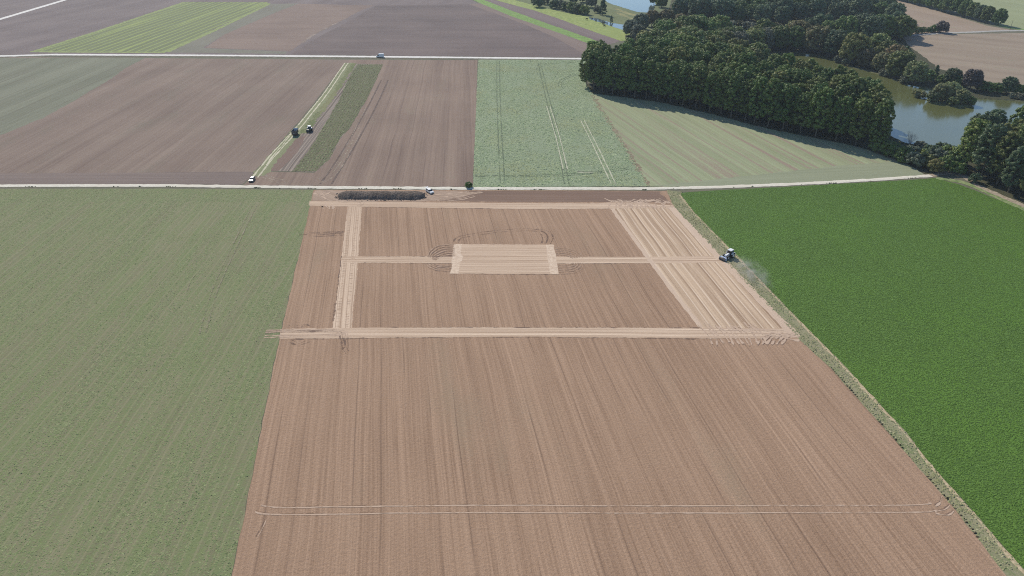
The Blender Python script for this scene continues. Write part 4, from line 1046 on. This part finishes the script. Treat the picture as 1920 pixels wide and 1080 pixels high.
M_van = plain('van_white_paint', (.86, .87, .88), .3, 0, .5, .03)
def van(loc, rz):
    root = link('delivery_van', None, loc=loc, rz=rz, label='white high-roofed van driving along the far white road', cat='van')
    W = 2.05
    prism('body', [(-2.95, .45), (2.75, .42), (2.95, .7), (2.9, 1.05), (2.1, 1.3), (1.35, 2.45), (1.0, 2.62), (-2.85, 2.65), (-2.97, 2.5)], -W / 2, W / 2, M_van, root, .07, .14)
    box('roof', (-.95, 0, 2.52), (3.95, W - .12, .52), M_van, root, .24)
    prism('windscreen', [(2.12, 1.34), (2.16, 1.36), (1.42, 2.44), (1.37, 2.42)], -W / 2 + .14, W / 2 - .14, M_glass, root, .0)
    for s in (1, -1):
        prism('side_window', [(1.95, 1.35), (1.45, 2.1), (.85, 2.1), (.85, 1.35)], s * (W / 2 - .045), s * (W / 2 - .005), M_glass, root, 0)
        for x in (1.95, -1.75): wheel((x, s * (W / 2 - .1), .36), .36, .24, root, side=s)
        box('headlight', (2.88, s * .75, .88), (.12, .3, .22), M_lamp, root)
        box('tail_light', (-2.97, s * .9, 1.1), (.06, .12, .5), M_red, root)
        box('mirror', (1.75, s * (W / 2 + .14), 1.45), (.12, .2, .32), M_black, root)
        box('sill_trim', (-.2, s * (W / 2 - .01), .55), (3.0, .05, .2), M_black, root)
    box('bumper', (2.9, 0, .52), (.18, 1.9, .26), M_black, root)
    return root
van(P(713, 107.6), math.pi + rowdir((600, 105.6), (820, 107.6)))

def tractor(label, loc, rz, paint, fender_m, implement=None, roof=M_white, s=1.0):
    root = link('tractor', None, loc=loc, rz=rz, label=label, cat='tractor')
    root.scale = (s, s, s)
    prism('bonnet', [(.35, .95), (2.35, .95), (2.45, 1.25), (2.3, 1.6), (.35, 1.85)], -.42, .42, paint, root, .08)
    box('chassis', (.7, 0, .8), (3.6, .5, .45), M_black, root, .05)
    prism('cab_glass', [(-1.25, 1.25), (.35, 1.25), (.45, 1.7), (.2, 2.7), (-1.2, 2.7)], -.78, .78, M_glass, root, .04, .06)
    for sy in (1, -1):
        for x, lean in ((-1.22, 0), (.30, .1)):
            box('pillar', (x, sy * .78, 2.0), (.1, .08, 1.5), M_black, root, .01)
    box('roof', (-.5, 0, 2.83), (1.9, 1.75, .26), roof, root, .1)
    for sy in (1, -1):
        wheel((-.85, sy * .98, .95), .95, .62, root, paint, 'rear_wheel', sy)
        wheel((1.75, sy * .92, .68), .68, .46, root, paint, 'front_wheel', sy)
        prism('fender', [(-1.95, 1.35), (-1.6, 1.85), (-.85, 2.08), (-.1, 1.85), (.15, 1.5), (.1, 1.42), (-.15, 1.75), (-.85, 1.98), (-1.55, 1.77), (-1.88, 1.3)], sy * .7, sy * 1.33, fender_m, root, .01)
        prism('front_fender', [(1.15, 1.3), (1.45, 1.5), (2.05, 1.5), (2.35, 1.3), (2.3, 1.25), (2.02, 1.44), (1.48, 1.44), (1.2, 1.25)], sy * .72, sy * 1.15, M_black, root, .01)
        box('headlight', (2.42, sy * .24, 1.38), (.08, .2, .16), M_lamp, root)
        box('mirror', (.45, sy * 1.12, 2.2), (.06, .2, .36), M_black, root)
        box('step', (.15, sy * .78, .85), (.4, .25, .06), M_steel, root, .01)
    lathe('exhaust', [(.05, -.7), (.06, -.6), (.06, .6), (.05, .7)], (0, 0, 0), M_black, root, 8).matrix_local = Matrix.Translation((.42, .5, 2.1)) @ Matrix.Rotation(R(90), 4, 'X')
    box('beacon', (-1.2, .7, 3.03), (.14, .14, .16), plain('beacon_orange', (.7, .25, .03), .3), root)
    if implement == 'front':
        fr_ = box('implement_frame', (3.25, 0, .95), (.16, 2.7, .16), M_blue, root)
        for sy in (1, -1):
            box('linkage_arm', (2.75, sy * .38, .75), (1.0, .12, .14), M_blue, root)
            box('end_plate', (3.5, sy * 1.4, .62), (.85, .06, .7), M_blue, root, .02)
            box('hood_panel', (3.3, sy * .68, 1.12), (.8, 1.2, .06), M_blue, root, .02)
        ro = lathe('packer_roller', [(.001, -1.35), (.36, -1.35), (.36, 1.35), (.001, 1.35)], (3.75, 0, .37), M_black, root, 16)
        for k in range(9):
            lathe('ring', [(.34, -.04), (.45, -.03), (.45, .03), (.34, .04)], (3.75, -1.2 + k * .3, .37 + .08), M_steel, ro, 14)
    if implement == 'rear':
        box('linkage_arm', (-2.1, 0, .8), (.9, .7, .14), M_steel, root)
        box('implement_frame', (-2.6, 0, .85), (.2, 2.6, .2), M_dgrey, root)
        for k in range(7):
            box('tine', (-2.65, -1.2 + k * .4, .45), (.1, .06, .75), M_steel, root, .01)
    return root
tractor('white-roofed tractor with pale blue front roller, turning at the verge of the green crop', P(1366.5, 482.5), head_px((1370, 479.5), (1356, 486)), M_white, M_white, 'front')
tractor('dark tractor with white roof working in the row crop strip', P(580.5, 246.5), head_px((584, 241), (577, 250)), M_green, M_white, 'rear', s=1.0)

def trailer(loc, rz):
    root = link('farm_trailer', None, loc=loc, rz=rz, label='dark high-sided trailer with pale front board standing on the grass lane', cat='trailer')
    L, W, z0, z1 = 5.0, 2.5, 1.15, 2.75
    box('floor', (0, 0, z0), (L, W, .12), M_dgrey, root)
    for sy in (1, -1):
        sd = box('side_board', (0, sy * (W / 2), (z0 + z1) / 2), (L, .08, z1 - z0), M_dgrey, root)
        for k in range(5): box('rib', (-2.1 + k * 1.05, sy * (W / 2 + .06), (z0 + z1) / 2), (.1, .08, z1 - z0 - .1), M_black, sd, .01)
        for x in (-.95, .55): wheel((x, sy * .98, .55), .55, .42, root, side=sy)
        box('tail_light', (-2.56, sy * .95, .95), (.06, .3, .14), M_red, root)
    box('headboard', (2.5, 0, 2.05), (.1, W, 1.9), M_white, root)
    box('tailboard', (-2.5, 0, (z0 + z1) / 2), (.08, W, z1 - z0), M_dgrey, root)
    box('hatch', (-2.56, 0, 1.6), (.05, .6, .5), M_steel, root)
    box('chassis', (-.1, 0, .85), (4.6, .9, .3), M_black, root)
    box('drawbar', (3.1, 0, .75), (1.5, .16, .16), M_black, root)
    box('jack_leg', (3.5, .14, .4), (.1, .1, .75), M_steel, root)
    return root
trailer(P(554, 253), head_px((550, 257), (560, 244)))

# ------------------------------------------------------------------ heap of dark clods beside the road
def heap():
    a, b = P(633, 367), P(797, 368)
    axis = (b - a); L = axis.length; ang = math.atan2(axis.y, axis.x)
    nx, ny = 300, 70
    V, F = [], []
    W = 8.2
    for i in range(nx + 1):
        u = i / nx
        endt = min(1, u / .15, (1 - u) / .10)
        endf = math.sqrt(max(0, 1 - (1 - endt) ** 2))
        for j in range(ny + 1):
            v = j / ny * 2 - 1
            x, y = (u - .5) * L, v * W / 2 * max(.06, endf) * (1 + .16 * mnoise.noise(Vector((u * 14, 3 if v > 0 else 0, 2))) + .07 * mnoise.noise(Vector((u * 45, 3 if v > 0 else 0, 4))))
            h = 1.75 * endf * max(0, 1 - abs(v) ** 2.1) * (1 + .2 * mnoise.noise(Vector((x * .22, y * .3, 5))))
            q = Vector((x, y, 0))
            edge = min(1, (1 - abs(v)) * 6) * min(1, endf * 2)
            h += edge * (.14 * mnoise.noise(q * .9) + .11 * abs(mnoise.noise(q * 2.6)) + .07 * mnoise.noise(q * 5))
            V.append((x, y, max(-.02, h)))
    for i in range(nx):
        for j in range(ny):
            k = i * (ny + 1) + j
            F.append((k, k + ny + 1, k + ny + 2, k + 1))
    me = bpy.data.meshes.new('heap'); me.from_pydata(V, [], F)
    m = speckle_mat('dark_clods', (.082, .062, .049, 1), (.24, .19, .155, 1), (.125, .096, .077, 1), scale=2.6, big=.2, bump=.35)
    o = link('manure_heap', me, m, label='long dark heap of clods lying beside the white road', cat='heap')
    o.location = (a + b) / 2 + Vector((0, 0, Zs['patch2'])); o.rotation_euler = (0, 0, ang)
    g = random.Random(21)
    V, F = [], []
    for _ in range(420):                                # clods that rolled off the foot of the heap
        t = g.uniform(-.53, .53); sd = g.choice((-1, 1))
        y = sd * (W * .44 * min(1, (1 - abs(t) * 1.9) * 4 + .25) + abs(g.gauss(0, .7)))
        x, r_ = t * L, g.uniform(.12, .42)
        k = len(V)
        for j in range(5):
            q = j * 1.2566 + g.random()
            V.append((x + r_ * math.cos(q) * g.uniform(.7, 1.3), y + r_ * math.sin(q) * g.uniform(.7, 1.3), 0))
        V.append((x, y, r_ * g.uniform(.6, 1.0)))
        for j in range(5): F.append((k + j, k + (j + 1) % 5, k + 5))
    me = bpy.data.meshes.new('spilled_clods'); me.from_pydata(V, [], F)
    link('spilled_clods', me, m, o, kind='stuff')
heap()

# ------------------------------------------------------------------ cattle by the ditch, a post by the far track
def cow_mesh():
    me = bpy.data.meshes.new('cow')
    jt = [(-.75, 0, 1.15), (-.25, 0, 1.12), (.35, 0, 1.12), (.8, 0, 1.25), (1.15, 0, 1.45), (1.4, 0, 1.42), (1.62, 0, 1.22), (-.98, 0, 1.1), (-1.05, 0, .55)]
    ed = [(0, 1), (1, 2), (2, 3), (3, 4), (4, 5), (5, 6), (0, 7), (7, 8)]
    rad = [.36, .44, .42, .30, .2, .17, .1, .06, .04]
    for b, x, dx in ((0, -.72, -.1), (2, .45, .02)):
        for sy in (1, -1):
            k = len(jt)
            jt += [(x, sy * .22, .85), (x + dx, sy * .24, .45), (x, sy * .24, .04)]
            ed += [(b, k), (k, k + 1), (k + 1, k + 2)]
            rad += [.17, .09, .075]
    for sy in (1, -1):
        k = len(jt); jt.append((1.36, sy * .26, 1.5)); ed.append((5, k)); rad.append(.05)
    me.from_pydata(jt, ed, [])
    o = bpy.data.objects.new('cow_tmp', me); COL.objects.link(o)
    md = o.modifiers.new('skin', 'SKIN'); o.modifiers.new('sub', 'SUBSURF').levels = 1
    for i, r in enumerate(rad): me.skin_vertices[0].data[i].radius = (r, r)
    me.skin_vertices[0].data[1].use_root = True
    dg = bpy.context.evaluated_depsgraph_get()
    out = bpy.data.meshes.new_from_object(o.evaluated_get(dg))
    bpy.data.objects.remove(o)
    return out
cm = cow_mesh(); cm.name = 'cow'
M_cow = plain('black_hide', (.022, .02, .02), .8, 0, .2)
cm.materials.clear(); cm.materials.append(M_cow)
for x, y, a, l in ((1100, 37.5, 20, 'black cow alone at the upper end of the ditch'), (1110, 36.5, 170, 'black cow drinking at the pale ditch water, second from its upper end'), (1117, 40, 200, 'black cow on the ditch edge, third from its upper end'),
                   (1131, 45.5, 10, 'black cow side by side with another, on the meadow side of the pair'), (1137.5, 45.5, 185, 'black cow of the close pair, nearest the small pointed bush'), (1133, 50, 150, 'black cow in the bright meadow just below the close pair')):
    o = link('cow', cm, None, label=l, cat='cow', group='black cattle by the ditch', loc=P(x, y), rz=R(a))
    o.scale = (1.1, 1.1, 1.1)

pr = link('utility_pole', None, loc=P(1894, 54.5), label='thin wooden pole on the grass bank by the grey track', cat='pole')
V, F = [], []; tube(V, F, Vector((0, 0, -.3)), Vector((0, 0, 7.5)), .16, .11, 8)
me = bpy.data.meshes.new('post'); me.from_pydata(V, [], F); link('post', me, M_bark, pr)
box('crossarm', (0, 0, 7.0), (1.6, .1, .12), M_bark, pr, .01)

# ------------------------------------------------------------------ dust behind the tractor, haze over the land
def blob_volume(name, pts, color, dens, label=None):
    bm = bmesh.new()
    for c, r in pts:
        bmesh.ops.create_icosphere(bm, subdivisions=3, radius=1, matrix=Matrix.Translation(c) @ Matrix.Diagonal((r[0], r[1], r[2], 1)))
    me = bpy.data.meshes.new(name); bm.to_mesh(me); bm.free()
    N = NT(name)
    N.t.nodes.remove(N.bsdf)
    co = N.n('ShaderNodeTexCoord').outputs['Generated']
    d = N.n('ShaderNodeVectorMath', {'operation': 'LENGTH'}, i0=N.n('ShaderNodeVectorMath', {'operation': 'SUBTRACT'}, i0=co, i1=(.5, .5, .3)).outputs[0]).outputs['Value']
    fall = N.rng(d, .12, .48, 1., 0.)
    nz = N.rng(N.noise(N.pos(), .35, 4., .6), .35, .7)
    pv = N.n('ShaderNodeVolumePrincipled', Color=color, Density=N.math('MULTIPLY', N.math('MULTIPLY', fall, nz), dens))
    N.set(N.out.inputs['Volume'], pv.outputs[0])
    return link(name, me, N.m, kind='stuff', label=label)
pa, pb = P(1384, 486), P(1438, 548)
pc = (pa + pb) / 2
dst = blob_volume('dust', [((0, 0, 0), ((pb - pa).length * .62, 6.5, 1.9))], (.88, .85, .78, 1), 0.26)
dst.location = (pc.x, pc.y, 2.0)
dst.rotation_euler = (0, 0, math.atan2((pb - pa).y, (pb - pa).x))

HAZE = True
if HAZE:
    bm = bmesh.new(); bmesh.ops.create_cube(bm, size=1)
    bmesh.ops.scale(bm, vec=(9400, 8900, 119), verts=bm.verts)
    bmesh.ops.translate(bm, vec=(0, 2750, 58.5), verts=bm.verts)
    me = bpy.data.meshes.new('haze'); bm.to_mesh(me); bm.free()
    N = NT('haze'); N.t.nodes.remove(N.bsdf)
    pv = N.n('ShaderNodeVolumePrincipled', Color=(.74, .86, 1.0, 1), Density=.00009)
    N.set(N.out.inputs['Volume'], pv.outputs[0])
    link('haze', me, N.m, kind='stuff')
